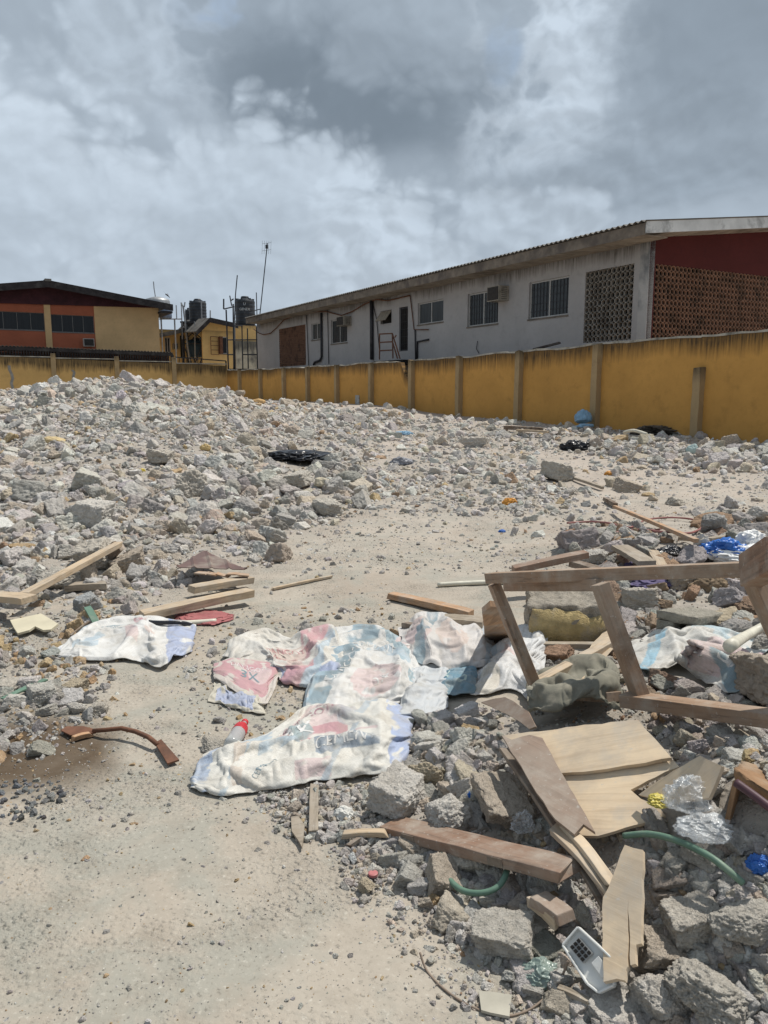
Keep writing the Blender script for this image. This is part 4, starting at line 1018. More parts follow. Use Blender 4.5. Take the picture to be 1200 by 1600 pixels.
# ------------------------------------------------------------------ yellow houses between the two blocks
FY = Facade(FB.pt(0, 0, -9.0), U2, N2)
def yellow_house():
    th = thing('house', 'small yellow house with an open shuttered window and a low gable between the water tanks', 'building', tuple(FY.pt(FY.uv(340, 560)[0], .3)))
    uv = FY.uv; uL, uR = uv(316.5, 540)[0], uv(367, 540)[0]; zt = uv(330, 500)[1]
    w = FY.rect((342, 526), (356, 553)); ze = uv(316.5, 516)[1]
    FY.wall(uL, uR, .3, ze, [w], .2, top=ze).build('front_wall', M_YELW, th)
    pk = uv(331, 500); mb = MB(); mb.prism([FY.pt(uL, ze+.002, -.1), FY.pt(uR, ze+.002, -.1), FY.pt(uR, uv(367, 507)[1], -.1), FY.pt(pk[0], pk[1], -.1)], .2); mb.build('gable', M_YELW, th)
    f = FY.window(w, th, pane=M_GLASSD, nx=1, fw=.06, d=-.05)
    mb = MB(); FY.slab(mb, w[0]-.02, w[0]+.18, w[2], w[3], .32, .02); mb.build('shutter', M_RUST, f)
    mb = MB(); s0 = FY.rect((328, 526), (341, 554))
    for k in range(5): z = s0[2]+(s0[3]-s0[2])*k/4; FY.slab(mb, s0[0], s0[1], z-.02, z+.02, .16, .13)
    for u in (s0[0], s0[1]): FY.slab(mb, u-.02, u+.02, s0[2], s0[3], .165, .125)
    mb.build('grille', M_RUST, f)
    Fo = Facade(FY.pt(0, 0, .8), U2, N2); a, p, b = Fo.uv(306.5, 517.5), Fo.uv(328, 496.5), Fo.uv(372, 506)
    for q, r in ((a, p), (p, b)):
        mb = MB(); t4 = [FY.pt(q[0], q[1], .8), FY.pt(r[0], r[1], .8), FY.pt(r[0], r[1]+.3, -5), FY.pt(q[0], q[1]+.3, -5)]
        mb.hexa([x-Vector((0, 0, .07)) for x in t4]+t4); mb.build('roof_slope', M_ROOF, th)
        mb = MB(); t4 = [FY.pt(q[0], q[1]+.02, .84), FY.pt(r[0], r[1]+.02, .84), FY.pt(r[0], r[1]+.02, .803), FY.pt(q[0], q[1]+.02, .803)]
        mb.hexa([x-Vector((0, 0, .34)) for x in t4]+t4); mb.build('verge_board', M_BLACK, th)
    mb = MB(); FY.slab(mb, uR+.002, uv(403, 540)[0], .3, uv(385, 508)[1], -.35, -.6); mb.build('side_wall', M_YELW, th)
    mb = MB(); u0, u1 = uv(367.5, 540)[0], uv(402, 540)[0]
    mb = MB(); FY.slab(mb, u0, u1, .3, uv(385, 533)[1], .12, -.3); mb.build('mouldy_annex', M_MOULD, th)
yellow_house()
def far_house():
    Ff = Facade(FB.pt(0, 0, -13.0), U2, N2); uv = Ff.uv
    th = thing('house', 'dim yellow house with a long sloping roof half hidden behind the tank tower', 'building', tuple(Ff.pt(uv(275, 560)[0], .3)))
    w = Ff.rect((257, 527), (267, 551)); d = Ff.rect((281, 524), (290, 560))
    Ff.wall(uv(240, 540)[0], uv(330, 540)[0], .3, uv(270, 515)[1], [w, d], .2).build('front_wall', M_YELW, th)
    Ff.window(w, th, pane=M_GLASSD, nx=2, fw=.06); Ff.window(d, th, 'door', frame=M_STEEL, pane=M_DARK, nx=1, sill=False)
    mb = MB(); a, b = Ff.uv(246, 522), Ff.uv(335, 502); t4 = [Ff.pt(a[0], a[1], 1.), Ff.pt(b[0], b[1], 1.), Ff.pt(b[0], b[1], -6), Ff.pt(a[0], a[1], -6)]
    mb.hexa([x-Vector((0, 0, .3)) for x in t4]+t4); mb.build('roof', M_ROOF, th)
    Ff.aircon(Ff.rect((269, 537), (276, 546)), th, .4)
far_house()
# ------------------------------------------------------------------ water tanks on steel towers
def text_mesh(txt, size, ext=.0):
    cu = bpy.data.curves.new('t', 'FONT'); cu.body = txt; cu.size = size; cu.align_x = 'CENTER'; cu.align_y = 'CENTER'; cu.extrude = ext; cu.resolution_u = 3
    o = bpy.data.objects.new('t', cu); C.objects.link(o); bpy.context.view_layer.update()
    me = bpy.data.meshes.new_from_object(o.evaluated_get(bpy.context.evaluated_depsgraph_get())); bpy.data.objects.remove(o)
    return me
def tank(px0, px1, pyt, pyb, Y, label, words=None):
    a = at(px0, pyb, Y); b = at(px1, pyb, Y); top = at((px0+px1)/2, pyt, Y); r = (b-a).length/2; c = (a+b)/2; h = (top.z-c.z); lh = h*.14
    th = thing('water_tank', label, 'water tank', tuple(c))
    prof = [(r*.96, 0), (r, h*.03)]; z = .06
    while z < .76:
        prof += [(r*.985, h*z), (r*.985, h*(z+.012)), (r*1.005, h*(z+.03)), (r*1.005, h*(z+.07)), (r*.985, h*(z+.088))]; z += .135
    prof += [(r, h*.8), (r*.93, h*.86), (r*.62, h*.9), (r*.5, h*.91)]
    MB().lathe(c, prof, 32).build('body', M_TANK, th, smooth=False)
    MB().lathe(c+Vector((0, 0, h*.905)), [(r*.42, 0), (r*.42, h*.05), (r*.36, h*.09), (r*.1, h*.1)], 20).build('lid', M_TANK, th)
    for k in range(6):
        mb = MB(); q = 2*PI*k/6+.3; mb.box(c+Vector((r*.78*math.cos(q), r*.78*math.sin(q), h*.885)), (math.cos(q), math.sin(q), 0), (-math.sin(q), math.cos(q), 0), (0, 0, 1), r*.3, r*.12, h*.06)
        mb.build('top_rib', M_TANK, th)
    if words:
        out = MB()
        for txt, zf, sz in words:
            me = text_mesh(txt, sz*h); n = len(me.vertices); base = -math.pi/2+.12
            vs = []
            for v in me.vertices:
                q = base+v.co.x/r; vs.append(c+Vector((math.cos(q)*r*1.015, math.sin(q)*r*1.015, h*zf+v.co.y)))
            out.add(vs, [tuple(p.vertices) for p in me.polygons])
        out.build('lettering', M_WHITEP, th)
    return c, r
YT = 58.
c1, r1 = tank(296.5, 323, 467, 503, YT, 'ribbed black water tank on the steel tower left of the small yellow house')
c2, r2 = tank(290, 301, 481, 510, YT+2.5, 'narrow black water tank half hidden behind the ribbed tank on the tower')
c3, r3 = tank(368.5, 399, 463, 508, 63., 'black water tank with white lettering above the mouldy annex', [('U', .70, .13), ('GENEX', .52, .12)])
def tower(c, r, label, zt, posts, extra):
    th = thing('tank_tower', label, 'steel tower', (c.x, c.y, 1.))
    for dx in (-1, 1):
        for dy in (-1, 1):
            mb = MB(); p = c+Vector((dx*r*1.0, dy*r, 0)); mb.beam((p.x, p.y, .5), (p.x, p.y, zt), .12, .12); mb.build('post', M_STEEL, th)
    mb = MB(); mb.box((c.x, c.y, zt-.08), (1, 0, 0), (0, 1, 0), (0, 0, 1), r*2.3, r*2.3, .12); mb.build('platform', M_STEEL, th)
    for z0, z1 in ((1.5, zt-1.6), (zt-1.5, zt-.2)):
        mb = MB()
        for s in (-1, 1):
            mb.beam((c.x-s*r, c.y-r, z0), (c.x+s*r, c.y-r, z1), .07, .07)
            mb.beam((c.x-s*r, c.y+r, z0), (c.x+s*r, c.y+r, z1), .07, .07)
        mb.beam((c.x-r, c.y-r, z1), (c.x+r, c.y-r, z1), .08, .08); mb.build('brace', M_STEEL, th)
    for pts, rad in extra:
        MB().tube(pts, rad, 6).build('pipe', M_GALV, th)
    return th
tower(Vector((c1.x-.3, c1.y, 0)), r1*1.15, 'black steel tower full of pipes carrying the ribbed water tank', c1.z, 4,
      [([at(286, 478, 57), at(289, 500, 57), at(293, 540, 57), at(297, 565, 57)], .07), ([at(314.5, 470, 56.5), at(315.5, 510, 56.5)], .05), ([at(304, 502, 56.5), at(305, 560, 56.5)], .05),
       ([at(283, 473, 57), at(286, 479, 57)], .06), ([at(289, 472, 57), at(288, 480, 57)], .05), ([at(328.5, 485, 60), at(328.5, 497, 60)], .05), ([at(284, 495, 57), at(285, 530, 57)], .04)])
tower(Vector((c3.x, c3.y, 0)), r3*.95, 'dark steel stand under the lettered water tank', c3.z, 4, [])
def lower_tank():
    c = at(309, 558, 58.2); th = thing('water_tank', 'blue-black water tank standing low inside the tank tower', 'water tank', tuple(c))
    MB().lathe(c, [(.75, 0), (.8, .1), (.8, 1.0), (.7, 1.2), (.3, 1.3)], 24).build('body', simple('blue_black_tank', (.03, .06, .085), .5, .2), th, smooth=True)
    MB().lathe(c+Vector((0, 0, 1.3)), [(.3, 0), (.3, .08), (.1, .12)], 16).build('lid', M_TANK, th)
lower_tank()
def roof_tank():
    c = at(259, 498, 54); r = .42
    th = thing('water_tank', 'small blue-grey tank on a pole stand at the right corner of the red house', 'water tank', tuple(c))
    MB().lathe(c+Vector((0, 0, .0)), [(r*.9, 0), (r, .1), (r, .75), (r*.8, .9), (.1, .95)], 20).build('body', M_TANKB, th, smooth=True)
    for dx in (-.4, .75):
        MB().tube([c+Vector((dx*.8, 0, -4.2)), c+Vector((dx*.8, 0, 0))], .06, 6).build('leg', M_GALV, th)
    mb = MB(); a = c+Vector((-.45, 0, -.02)); b = c+Vector((1.1, 0, -.02)); mb.tube([a, b], .04, 6); mb.tube([b, b+Vector((0, 0, 1.1))], .04, 6); mb.tube([c+Vector((.75, 0, 0)), c+Vector((.75, 0, .9))], .04, 6)
    mb.build('frame', M_GALV, th)
roof_tank()
def top_tank():
    c = at(246, 473, 58); th = thing('water_tank', 'grey tank with a pipe on top peeping over the roof of the red house', 'water tank', tuple(c))
    MB().lathe(c-Vector((0, 0, 1.0)), [(.9, 0), (.9, 1.1), (.8, 1.25), (.3, 1.4)], 20).build('body', M_GALV, th, smooth=True)
    MB().tube([c+Vector((-.1, 0, .2)), c+Vector((-.2, 0, 1.0)), c+Vector((-.22, 0, 1.5))], .04, 6).build('pipe', M_GALV, th)
top_tank()
# ------------------------------------------------------------------ pipe frames and aerials near the corner
def pipe_frame():
    Yp = 47.6; A = lambda x, y: at(x, y, Yp)
    th = thing('pipe_rack', 'tall rusty pipe frame with open rungs standing at the corner of the two ochre walls', 'pipe frame', tuple(A(367, 582)))
    for a, b, r in (((353.3, 484), (357, 578), .05), ((364.3, 475), (365.5, 578), .05), ((349.5, 467), (349.5, 483), .05), ((378, 510), (379.5, 578), .04), ((386.5, 513), (388, 578), .04), ((400.5, 515), (402.5, 578), .04), ((367, 533), (367, 577), .03)):
        MB().tube([A(*a), A(*b)], r, 6).build('upright', M_STEEL, th)
    for a, b in (((349.5, 483), (366, 479)), ((356, 531), (402, 531)), ((356, 554), (366, 554)), ((356, 577), (404, 577)), ((366, 509), (379, 509)), ((379, 554), (402, 554)), ((360, 470), (365, 467)), ((359, 462), (362, 478))):
        MB().tube([A(*a), A(*b)], .038, 6).build('rung', M_STEEL, th)
pipe_frame()
def pole():
    A = lambda x, y: at(x, y, 47.9); th = thing('pole', 'slender pale pole rising in front of the pipe frame at the wall corner', 'pole', tuple(A(366.7, 578)))
    MB().tube([A(366.7, 582), A(366.4, 500)], .055, 8).build('lower_tube', M_GALV, th); MB().tube([A(366.4, 500), A(368, 460), A(370.8, 430)], .032, 8).build('upper_tube', M_STEEL, th)
pole()
def aerial():
    A = lambda x, y: at(x, y, 50.); th = thing('television_aerial', 'tall leaning television aerial mast beside the lettered water tank', 'aerial', tuple(A(406, 492)))
    MB().tube([A(405.5, 497), A(417, 388), A(417.6, 380)], .034, 6).build('mast', M_STEEL, th)
    MB().tube([A(400.5, 457), A(401.5, 492)], .032, 6).build('short_mast', M_STEEL, th)
    MB().tube([A(398.5, 485), A(407, 483)], .03, 6).build('bracket', M_STEEL, th)
    MB().box(A(416.8, 385.5), (1, 0, 0), (0, 1, 0), (0, 0, 1), .16, .12, .22).build('receiver', M_STEEL, th)
    mb = MB()
    for k in range(5): mb.tube([A(410+3.4*k, 376), A(409.3+3.4*k, 397)], .009, 5)
    mb.tube([A(410, 381), A(424, 379)], .01, 5); mb.tube([A(409.5, 392), A(423.5, 390)], .01, 5)
    mb.build('reflector_grid', M_GALV, th)
aerial()
def railing():
    F2 = Facade(FB.pt(0, 0, -.6), U2, N2); uv = F2.uv
    th = thing('railing', 'low black railing above the back wall beside the tank tower', 'railing', tuple(F2.pt(uv(310, 570)[0], 1.5)))
    a, b = uv(274, 558), uv(353, 564); c, d = uv(276, 569), uv(353, 569)
    mb = MB(); mb.beam(F2.pt(*a), F2.pt(*b), .06, .06); mb.beam(F2.pt(a[0], c[1]), F2.pt(b[0], d[1]), .05, .05); mb.beam(F2.pt(b[0], d[1]-.4), F2.pt(*b), .06, .06); mb.build('rail', M_STEEL, th)
    mb = MB(); u = a[0]
    while u < a[0]+(b[0]-a[0])*.55:
        mb.beam(F2.pt(u, c[1]-.3), F2.pt(u, a[1]+(b[1]-a[1])*(u-a[0])/(b[0]-a[0])), .03, .03, up=U2); u += .22
    mb.build('baluster', M_STEEL, th)
railing()
def bird():
    c = at(262, 462, 40); mb = MB(); th = None
    mb.tube([c+Vector((-.1, 0, .08)), c, c+Vector((.1, 0, -.09))], .035, 8, .015)
    mb.add([c+Vector((-.02, -.05, .02)), c+Vector((.05, -.05, -.04)), c+Vector((-.14, -.35, .2)), c+Vector((-.02, .05, .02)), c+Vector((.05, .05, -.04)), c+Vector((-.1, .35, .18))], [(0, 1, 2), (3, 5, 4)])
    tag(mb.build('bird', M_BLACK), 'small dark bird gliding in the sky right of the red house roof', 'bird')
bird()
# ------------------------------------------------------------------ materials of the litter
def wood(name, c, dark=None, rough=.75, grain=1., pale=None):
    m, t, b, o = nt(name); v = attr(t, 'gv'); dark = dark or tuple(x*.45 for x in c); pale = pale or tuple(min(.8, x*1.25) for x in c)
    g = noise(t, mapv(t, v, (2.2, 34, 34)), 1.6, 6, .65, .6); g2 = noise(t, mapv(t, v, (.8, 7, 7)), 1.4, 4, .55, .8); n = noise(t, v, 5., 5, .6)
    col = mixc(t, g2, tuple(x*.8 for x in c), pale); col = mixc(t, ramp(t, g, [(.36, .75*grain), (.52, 0.)]), col, dark)
    col = mixc(t, ramp(t, n, [(.56, 0.), (.75, .55)]), col, tuple(x*.5 for x in c)); dst = noise(t, geopos(t), 9., 5, .65)
    wth = noise(t, geopos(t), 3.3, 5, .65); col = mixc(t, ramp(t, wth, [(.42, 0.), (.66, .55)]), col, (.33, .285, .235)); col = mixc(t, ramp(t, dst, [(.48, 0.), (.72, .6)]), col, (.45, .41, .35))
    spk = noise(t, geopos(t), 70., 3, .6); col = mixc(t, ramp(t, spk, [(.64, 0.), (.72, .6)]), col, (.48, .45, .40))
    t.links.new(col, b.inputs['Base Color']); b.inputs['Roughness'].default_value = rough; b.inputs['Specular IOR Level'].default_value = .25
    bump(t, b, g, .35, .003); return m
W_FRAME = wood('weathered_frame_timber', (.31, .205, .135)); W_BROWN = wood('varnished_brown_timber', (.25, .15, .10), rough=.55)
W_TAN = wood('pale_timber', (.50, .385, .26)); W_PLY = wood('plywood', (.68, .52, .36), dark=(.46, .34, .22), grain=.6); W_GREY = wood('grey_timber', (.30, .25, .19))
W_VEN = wood('brown_veneer', (.28, .20, .15), grain=.5, rough=.55); W_OR = wood('orange_timber', (.44, .265, .15)); W_DK = wood('dark_timber', (.14, .095, .065))
def plastic(name, c, rough=.35, trans=0., var=.2, bmp=.25, dirt=.3):
    m, t, b, o = nt(name); v = geopos(t); n = noise(t, v, 9., 5, .6)
    col = ramp(t, n, [(.3, tuple(x*(1-var) for x in c)), (.7, tuple(min(1, x*(1+var)) for x in c))])
    d = noise(t, v, 14., 6, .65); col = mixc(t, ramp(t, d, [(.52, 0.), (.72, dirt)]), col, (.36, .32, .25)); t.links.new(col, b.inputs['Base Color'])
    b.inputs['Roughness'].default_value = rough; b.inputs['Specular IOR Level'].default_value = .4
    bump(t, b, noise(t, v, 40., 5, .6), bmp, .006)
    if trans: b.inputs['Transmission Weight'].default_value = trans; b.inputs['IOR'].default_value = 1.12
    return m
P_BLACK = plastic('black_plastic', (.018, .019, .024), .28, dirt=.15); P_BLUE = plastic('blue_plastic', (.025, .13, .44), .3, dirt=.1); P_WHITE = plastic('white_plastic_bag', (.68, .68, .67), .4, dirt=.15)
P_GREEN = plastic('green_hose', (.115, .20, .145), .5, dirt=.35); P_REDH = plastic('red_hose', (.27, .10, .09), .5); P_PVC = plastic('cream_pvc', (.60, .57, .47), .45); P_PURP = plastic('purple_cloth', (.11, .09, .17), .9, dirt=.15)
P_ORNG = plastic('orange_scrap', (.60, .27, .04), .5, dirt=.15); P_RED = plastic('red_cloth', (.33, .11, .11), .85, dirt=.25); P_CREAM = plastic('cream_cloth', (.55, .49, .40), .9); P_GREYC = plastic('grey_green_cloth', (.20, .19, .15), .95, dirt=.6)
P_SCRAPB = plastic('pale_blue_paint', (.22, .37, .50), .8, dirt=.4)
def sack_mat():
    m, t, b, o = nt('woven_sack'); v = geopos(t); base = attr(t, 'tint', 'Color'); gv = attr(t, 'gv')
    n = noise(t, v, 7., 6, .65); n2 = noise(t, v, 26., 5, .65)
    c = mixc(t, ramp(t, n, [(.46, 0.), (.72, .5)]), base, (.43, .37, .28)); c = mixc(t, ramp(t, n2, [(.56, 0.), (.76, .4)]), c, (.34, .29, .22))
    ck = t.nodes.new('ShaderNodeTexChecker'); ck.inputs['Scale'].default_value = 150; t.links.new(gv, ck.inputs[0])
    c = mixc(t, .12, c, mixc(t, ck.outputs[1], (.25, .25, .3), (.9, .9, .9)), 'MULTIPLY')
    t.links.new(c, b.inputs['Base Color']); b.inputs['Roughness'].default_value = .46; b.inputs['Specular IOR Level'].default_value = .35
    bump(t, b, noise(t, v, 26., 6, .65, 1.6), .45, .008); bump(t, b, ck.outputs[1], .1, .001)
    tr = t.nodes.new('ShaderNodeBsdfTranslucent'); t.links.new(c, tr.inputs[0]); mx = t.nodes.new('ShaderNodeMixShader'); mx.inputs[0].default_value = .16
    t.links.new(b.outputs[0], mx.inputs[1]); t.links.new(tr.outputs[0], mx.inputs[2]); t.links.new(mx.outputs[0], o.inputs[0]); return m
M_SACK = sack_mat()
def film_mat():
    m, t, b, o = nt('clear_film'); b.inputs['Base Color'].default_value = (.75, .77, .78, 1); b.inputs['Roughness'].default_value = .12
    tp = t.nodes.new('ShaderNodeBsdfTransparent'); mx = t.nodes.new('ShaderNodeMixShader'); v = geopos(t); n = noise(t, v, 18., 5, .6)
    t.links.new(ramp(t, n, [(.35, .12), (.7, .65)]), mx.inputs[0]); t.links.new(tp.outputs[0], mx.inputs[1]); t.links.new(b.outputs[0], mx.inputs[2]); t.links.new(mx.outputs[0], o.inputs[0])
    bump(t, b, n, .5, .02); return m
M_FILM = film_mat()
WHT = (.76, .75, .72); BLU = (.40, .48, .61); TEAL = (.25, .34, .385); PINK = (.60, .34, .36); LPK = (.69, .56, .54); CRM = (.62, .58, .48); SKYB = (.50, .585, .635)
def resample(pl, n):
    p = np.array(pl, float); d = np.r_[0, np.cumsum(np.hypot(*np.diff(p, axis=0).T))]; t = np.linspace(0, d[-1], n)
    # gentle rounding of the polyline
    x = np.interp(t, d, p[:, 0]); y = np.interp(t, d, p[:, 1]); k = np.array([1, 2, 3, 2, 1.])/9; w = max(1, n//40)
    for _ in range(w):
        xp = np.convolve(np.pad(x, 2, 'edge'), k, 'valid'); yp = np.convolve(np.pad(y, 2, 'edge'), k, 'valid'); xp[0], xp[-1], yp[0], yp[-1] = x[0], x[-1], y[0], y[-1]; x, y = xp, yp
    return x, y
def facet(x, y, cell, seed):
    a = x/cell+.5*y/cell; b = y/cell*1.15; i, j = np.floor(a).astype(int), np.floor(b).astype(int); fx, fy = a-i, b-j
    h = lambda p, q: _perm[(_perm[(p+seed*31) & 511]+q) & 511]/255.5-1
    lo = h(i, j)*(1-fx-fy)+h(i+1, j)*fx+h(i, j+1)*fy; hi = h(i+1, j+1)*(fx+fy-1)+h(i+1, j)*(1-fy)+h(i, j+1)*(1-fx)
    return np.where(fx+fy < 1, lo, hi)
def upsample(A, n, axis):
    A = np.moveaxis(A, axis, 0); m = len(A); t = np.linspace(0, m-1, n); i = np.clip(t.astype(int), 0, m-2); f = (t-i)[:, None, None]
    p = lambda k: A[np.clip(i+k, 0, m-1)]
    a, b, c, d = p(-1), p(0), p(1), p(2)
    return np.moveaxis(.5*(2*b+(c-a)*f+(2*a-5*b+4*c-d)*f*f+(3*b-a-3*c+d)*f**3), 0, axis)
def settle(co, K, seed, iters=260, bend=.05, hold=.6):
    """small position-based cloth solver: the rim keeps its place on the ground, the surplus cloth inside buckles and settles"""
    nv, nu = co.shape[:2]; p = co.copy(); vel = np.zeros_like(p); r = np.random.default_rng(seed)
    st = np.arange(nu)[None]*1.; sv = np.arange(nv)[:, None]*1.
    e0 = np.clip(5*np.minimum(np.minimum(st/nu, 1-st/nu), np.minimum(sv/nv, 1-sv/nv)), 0, 1); kk = 1+(K-1)*(.15+.85*e0)*(1+.6*fbm2(st*.09+0*sv, sv*.09+0*st, 1., 2, seed+.5))
    d = lambda A, B: np.linalg.norm(A-B, axis=-1)
    L = {}
    cons = []
    for (di, dj), w in (((0, 1), 1.), ((1, 0), 1.), ((1, 1), .5), ((1, -1), .5), ((0, 2), bend), ((2, 0), bend), ((0, 4), bend*.6), ((4, 0), bend*.6)):
        for par in range(2):
            ii, jj = np.meshgrid(np.arange(nv-di), np.arange(max(0, -dj), nu-max(0, dj)), indexing='ij')
            sel = (((ii//max(di, 1)) if di else (jj//max(abs(dj), 1))) % 2) == par; ii, jj = ii[sel], jj[sel]
            A, B = (ii, jj), (ii+di, jj+dj)
            if not len(ii): continue
            cons.append((A, B, d(co[A][:, :2], co[B][:, :2])*kk[A], w))
    rim = np.zeros((nv, nu), bool); rim[0] = rim[-1] = True; rim[:, 0] = rim[:, -1] = True
    home = co[..., :2].copy(); p[..., 2] += .02+.012*fbm2(st*.22+0*sv, sv*.22+0*st, 1., 2, seed+3.3)
    for it in range(iters):
        vel *= .93; vel[..., 2] -= .00028; q = p+vel
        for _ in range(2):
            for A, B, l0, w in cons:
                dv = q[B]-q[A]; l = np.linalg.norm(dv, axis=-1)+1e-9; c = (dv*((l-l0)/l*.5*w)[:, None]); q[A] += c; q[B] -= c
            q[..., :2][rim] += (home[rim]-q[..., :2][rim])*hold
        if it % 4 == 0: gz = np.maximum(hgt(q[..., 0], q[..., 1])+.006, co[..., 2])
        low = q[..., 2] < gz; q[..., 2] = np.maximum(q[..., 2], gz); q[low, :2] = p[low, :2]*.6+q[low, :2]*.4
        vel = q-p; p = q
    return p
def sheet(name, label, cat, top, bot, mat=None, base=WHT, prints=(), texts=(), bulge=.05, fold=1., seed=1, nu=150, nv=90, size=(1., .6), lift=.012, thick=.003, jag=1.2, ridges=(), slack=1.11, crisp=1.):
    """a limp sheet: outline read off the photo, draped on the terrain, creased"""
    hi_res = (nu, nv); nu, nv = [int(min(64, max(16, round(q/.018)))) for q in size]
    tx, ty = resample(top, nu); bx, by = resample(bot, nu); v = np.linspace(0, 1, nv)[:, None]; u = np.linspace(0, 1, nu)[None]
    X = tx[None]*(1-v)+bx[None]*v; Y = ty[None]*(1-v)+by[None]*v; U = u+0*v; V = v+0*u
    sx, sy = U*size[0], V*size[1]
    wx, wy = .12*fbm2(sx, sy, 3., 2, seed), .12*fbm2(sx, sy, 3., 2, seed+50)
    rg = lambda k, s: 1-np.minimum(1, np.abs(fbm2(sx+wx, sy+wy, k, 2, seed+s))*3.2)
    X = X+jag*3*fbm2(sx, sy, 9., 2, seed+4); Y = Y+jag*2.4*fbm2(sx, sy, 9., 2, seed+7)
    g = G(X.ravel(), Y.ravel()); ed = np.minimum(1, 6*np.minimum(np.minimum(U, 1-U), np.minimum(V, 1-V)))
    ed = ed**.6
    z = base_h(g[:, 0], g[:, 1]).reshape(U.shape)
    qx, qy = sx+wx*.6, sy+wy*.6; f = .008+ed*(.016*rg(1.5, 11)**2+.020*facet(qx, qy*.6, .22, seed)+.018*fbm2(sx, sy, 2.1, 2, seed+60))
    for u0, v0, u1, v1, a, w in ridges:       # big pinched folds placed by hand
        du, dv = u1-u0, v1-v0; L = math.hypot(du*size[0], dv*size[1]); tt = np.clip(((U-u0)*du*size[0]**2+(V-v0)*dv*size[1]**2)/(L*L), 0, 1)
        dd = np.hypot((U-u0-tt*du)*size[0], (V-v0-tt*dv)*size[1]); f = f+.45*a*np.exp(-np.sqrt((dd/(w*.8))**2+.03)+.17)*(.55+.45*np.sin(PI*np.clip(tt, .05, .95)))
    z = z+lift*.5+fold*np.maximum(f, -.01)+.6*bulge*ed*np.sin(PI*np.clip(V, .02, .98))**.6
    z = np.maximum(z, hgt(g[:, 0], g[:, 1]).reshape(U.shape)+.006)
    co = np.stack([g[:, 0], g[:, 1], z.ravel()], -1)
    co = settle(co.reshape(nv, nu, 3), slack, seed); nu, nv = hi_res
    co = upsample(upsample(co, nu, 1), nv, 0)
    v = np.linspace(0, 1, nv)[:, None]; u = np.linspace(0, 1, nu)[None]; U = u+0*v; V = v+0*u; sx, sy = U*size[0], V*size[1]
    wx, wy = .12*fbm2(sx, sy, 3., 2, seed), .12*fbm2(sx, sy, 3., 2, seed+50); rg = lambda k, s: 1-np.minimum(1, np.abs(fbm2(sx+wx, sy+wy, k, 2, seed+s))*3.2)
    tu, tv = np.gradient(co, axis=1), np.gradient(co, axis=0); nn = np.cross(tu, tv); nn /= np.linalg.norm(nn, axis=-1)[..., None]+1e-9
    qx, qy = sx+wx*.6, sy+wy*.6
    wv = .5+.9*np.clip(fbm2(sx, sy, 3.5, 2, seed+91)+.25, 0, 1)
    co = co+nn*(crisp*.011*(facet(qx*.8+.25*qy, qy-.2*qx, .17, seed+21)+.6*facet(qx*.5-.4*qy, qy+.5*qx, .12, seed+27)))[..., None]+nn*(wv*crisp*(.0062*facet(qx*.7+.3*wy, qy, .075, seed+5)+.0034*facet(qx+.4*qy, qy-.3*qx, .04, seed+13)+.0014*facet(qx, qy+.2, .02, seed+9)+.004*rg(7., 37)**4))[..., None]
    zf = hgt(co[..., 0], co[..., 1])+.004; co[..., 2] = np.maximum(co[..., 2], zf); co = co.reshape(-1, 3)
    col = np.ones((nv, nu, 3))*np.array(base)
    for kind, *a in prints:
        c = a[-1]; a = a[:-1]; wob = .012*fbm2(sx, sy, 14., 2, seed+9)
        if kind == 'band': mk = (U+wob > a[0]) & (U+wob < a[1])
        elif kind == 'rect': mk = (U > a[0]) & (U < a[1]) & (V > a[2]) & (V < a[3])
        elif kind == 'ell': mk = ((U-a[0])/a[2])**2+((V-a[1])/a[3])**2 < 1
        elif kind == 'diag': mk = np.abs((U-a[0])*math.cos(a[2])*size[0]+(V-a[1])*math.sin(a[2])*size[1]) < a[3]
        wear = .9*sst(-.32, -.12, fbm2(sx, sy, 9., 3, seed+15))[..., None]*mk[..., None]
        col = col*(1-wear)+np.array(c)*wear
    i = (np.arange(nv-1)[:, None]*nu+np.arange(nu-1)[None]).ravel(); q = np.stack([i, i+1, i+1+nu, i+nu], -1)
    c0 = co.mean(0); c0[2] = co[:, 2].min()
    gv = np.stack([sx.ravel(), sy.ravel(), 0*sx.ravel()], -1)
    o = link(name, mesh_np(name, co-c0, quads=q, smooth=True, col=col.reshape(-1, 3), uv=gv), mat or M_SACK, None, Vector(c0))
    md = o.modifiers.new('thickness', 'SOLIDIFY'); md.thickness = thick; md.offset = -1
    tag(o, label, cat)
    Gd = co.reshape(nv, nu, 3); tu = np.gradient(Gd, axis=1); tv = np.gradient(Gd, axis=0); nn = np.cross(tu, tv); nn /= np.linalg.norm(nn, axis=-1)[..., None]+1e-9; nn *= np.sign(nn[..., 2:3]+1e-9)
    def S(uu, vv):
        a = np.clip(uu, 0, .999)*(nu-1); b = np.clip(vv, 0, .999)*(nv-1); i, j = a.astype(int), b.astype(int); fa, fb = (a-i)[:, None], (b-j)[:, None]
        bl = lambda A: A[j, i]*(1-fa)*(1-fb)+A[j, np.minimum(i+1, nu-1)]*fa*(1-fb)+A[np.minimum(j+1, nv-1), i]*(1-fa)*fb+A[np.minimum(j+1, nv-1), np.minimum(i+1, nu-1)]*fa*fb
        return bl(Gd)+bl(nn)*.0045
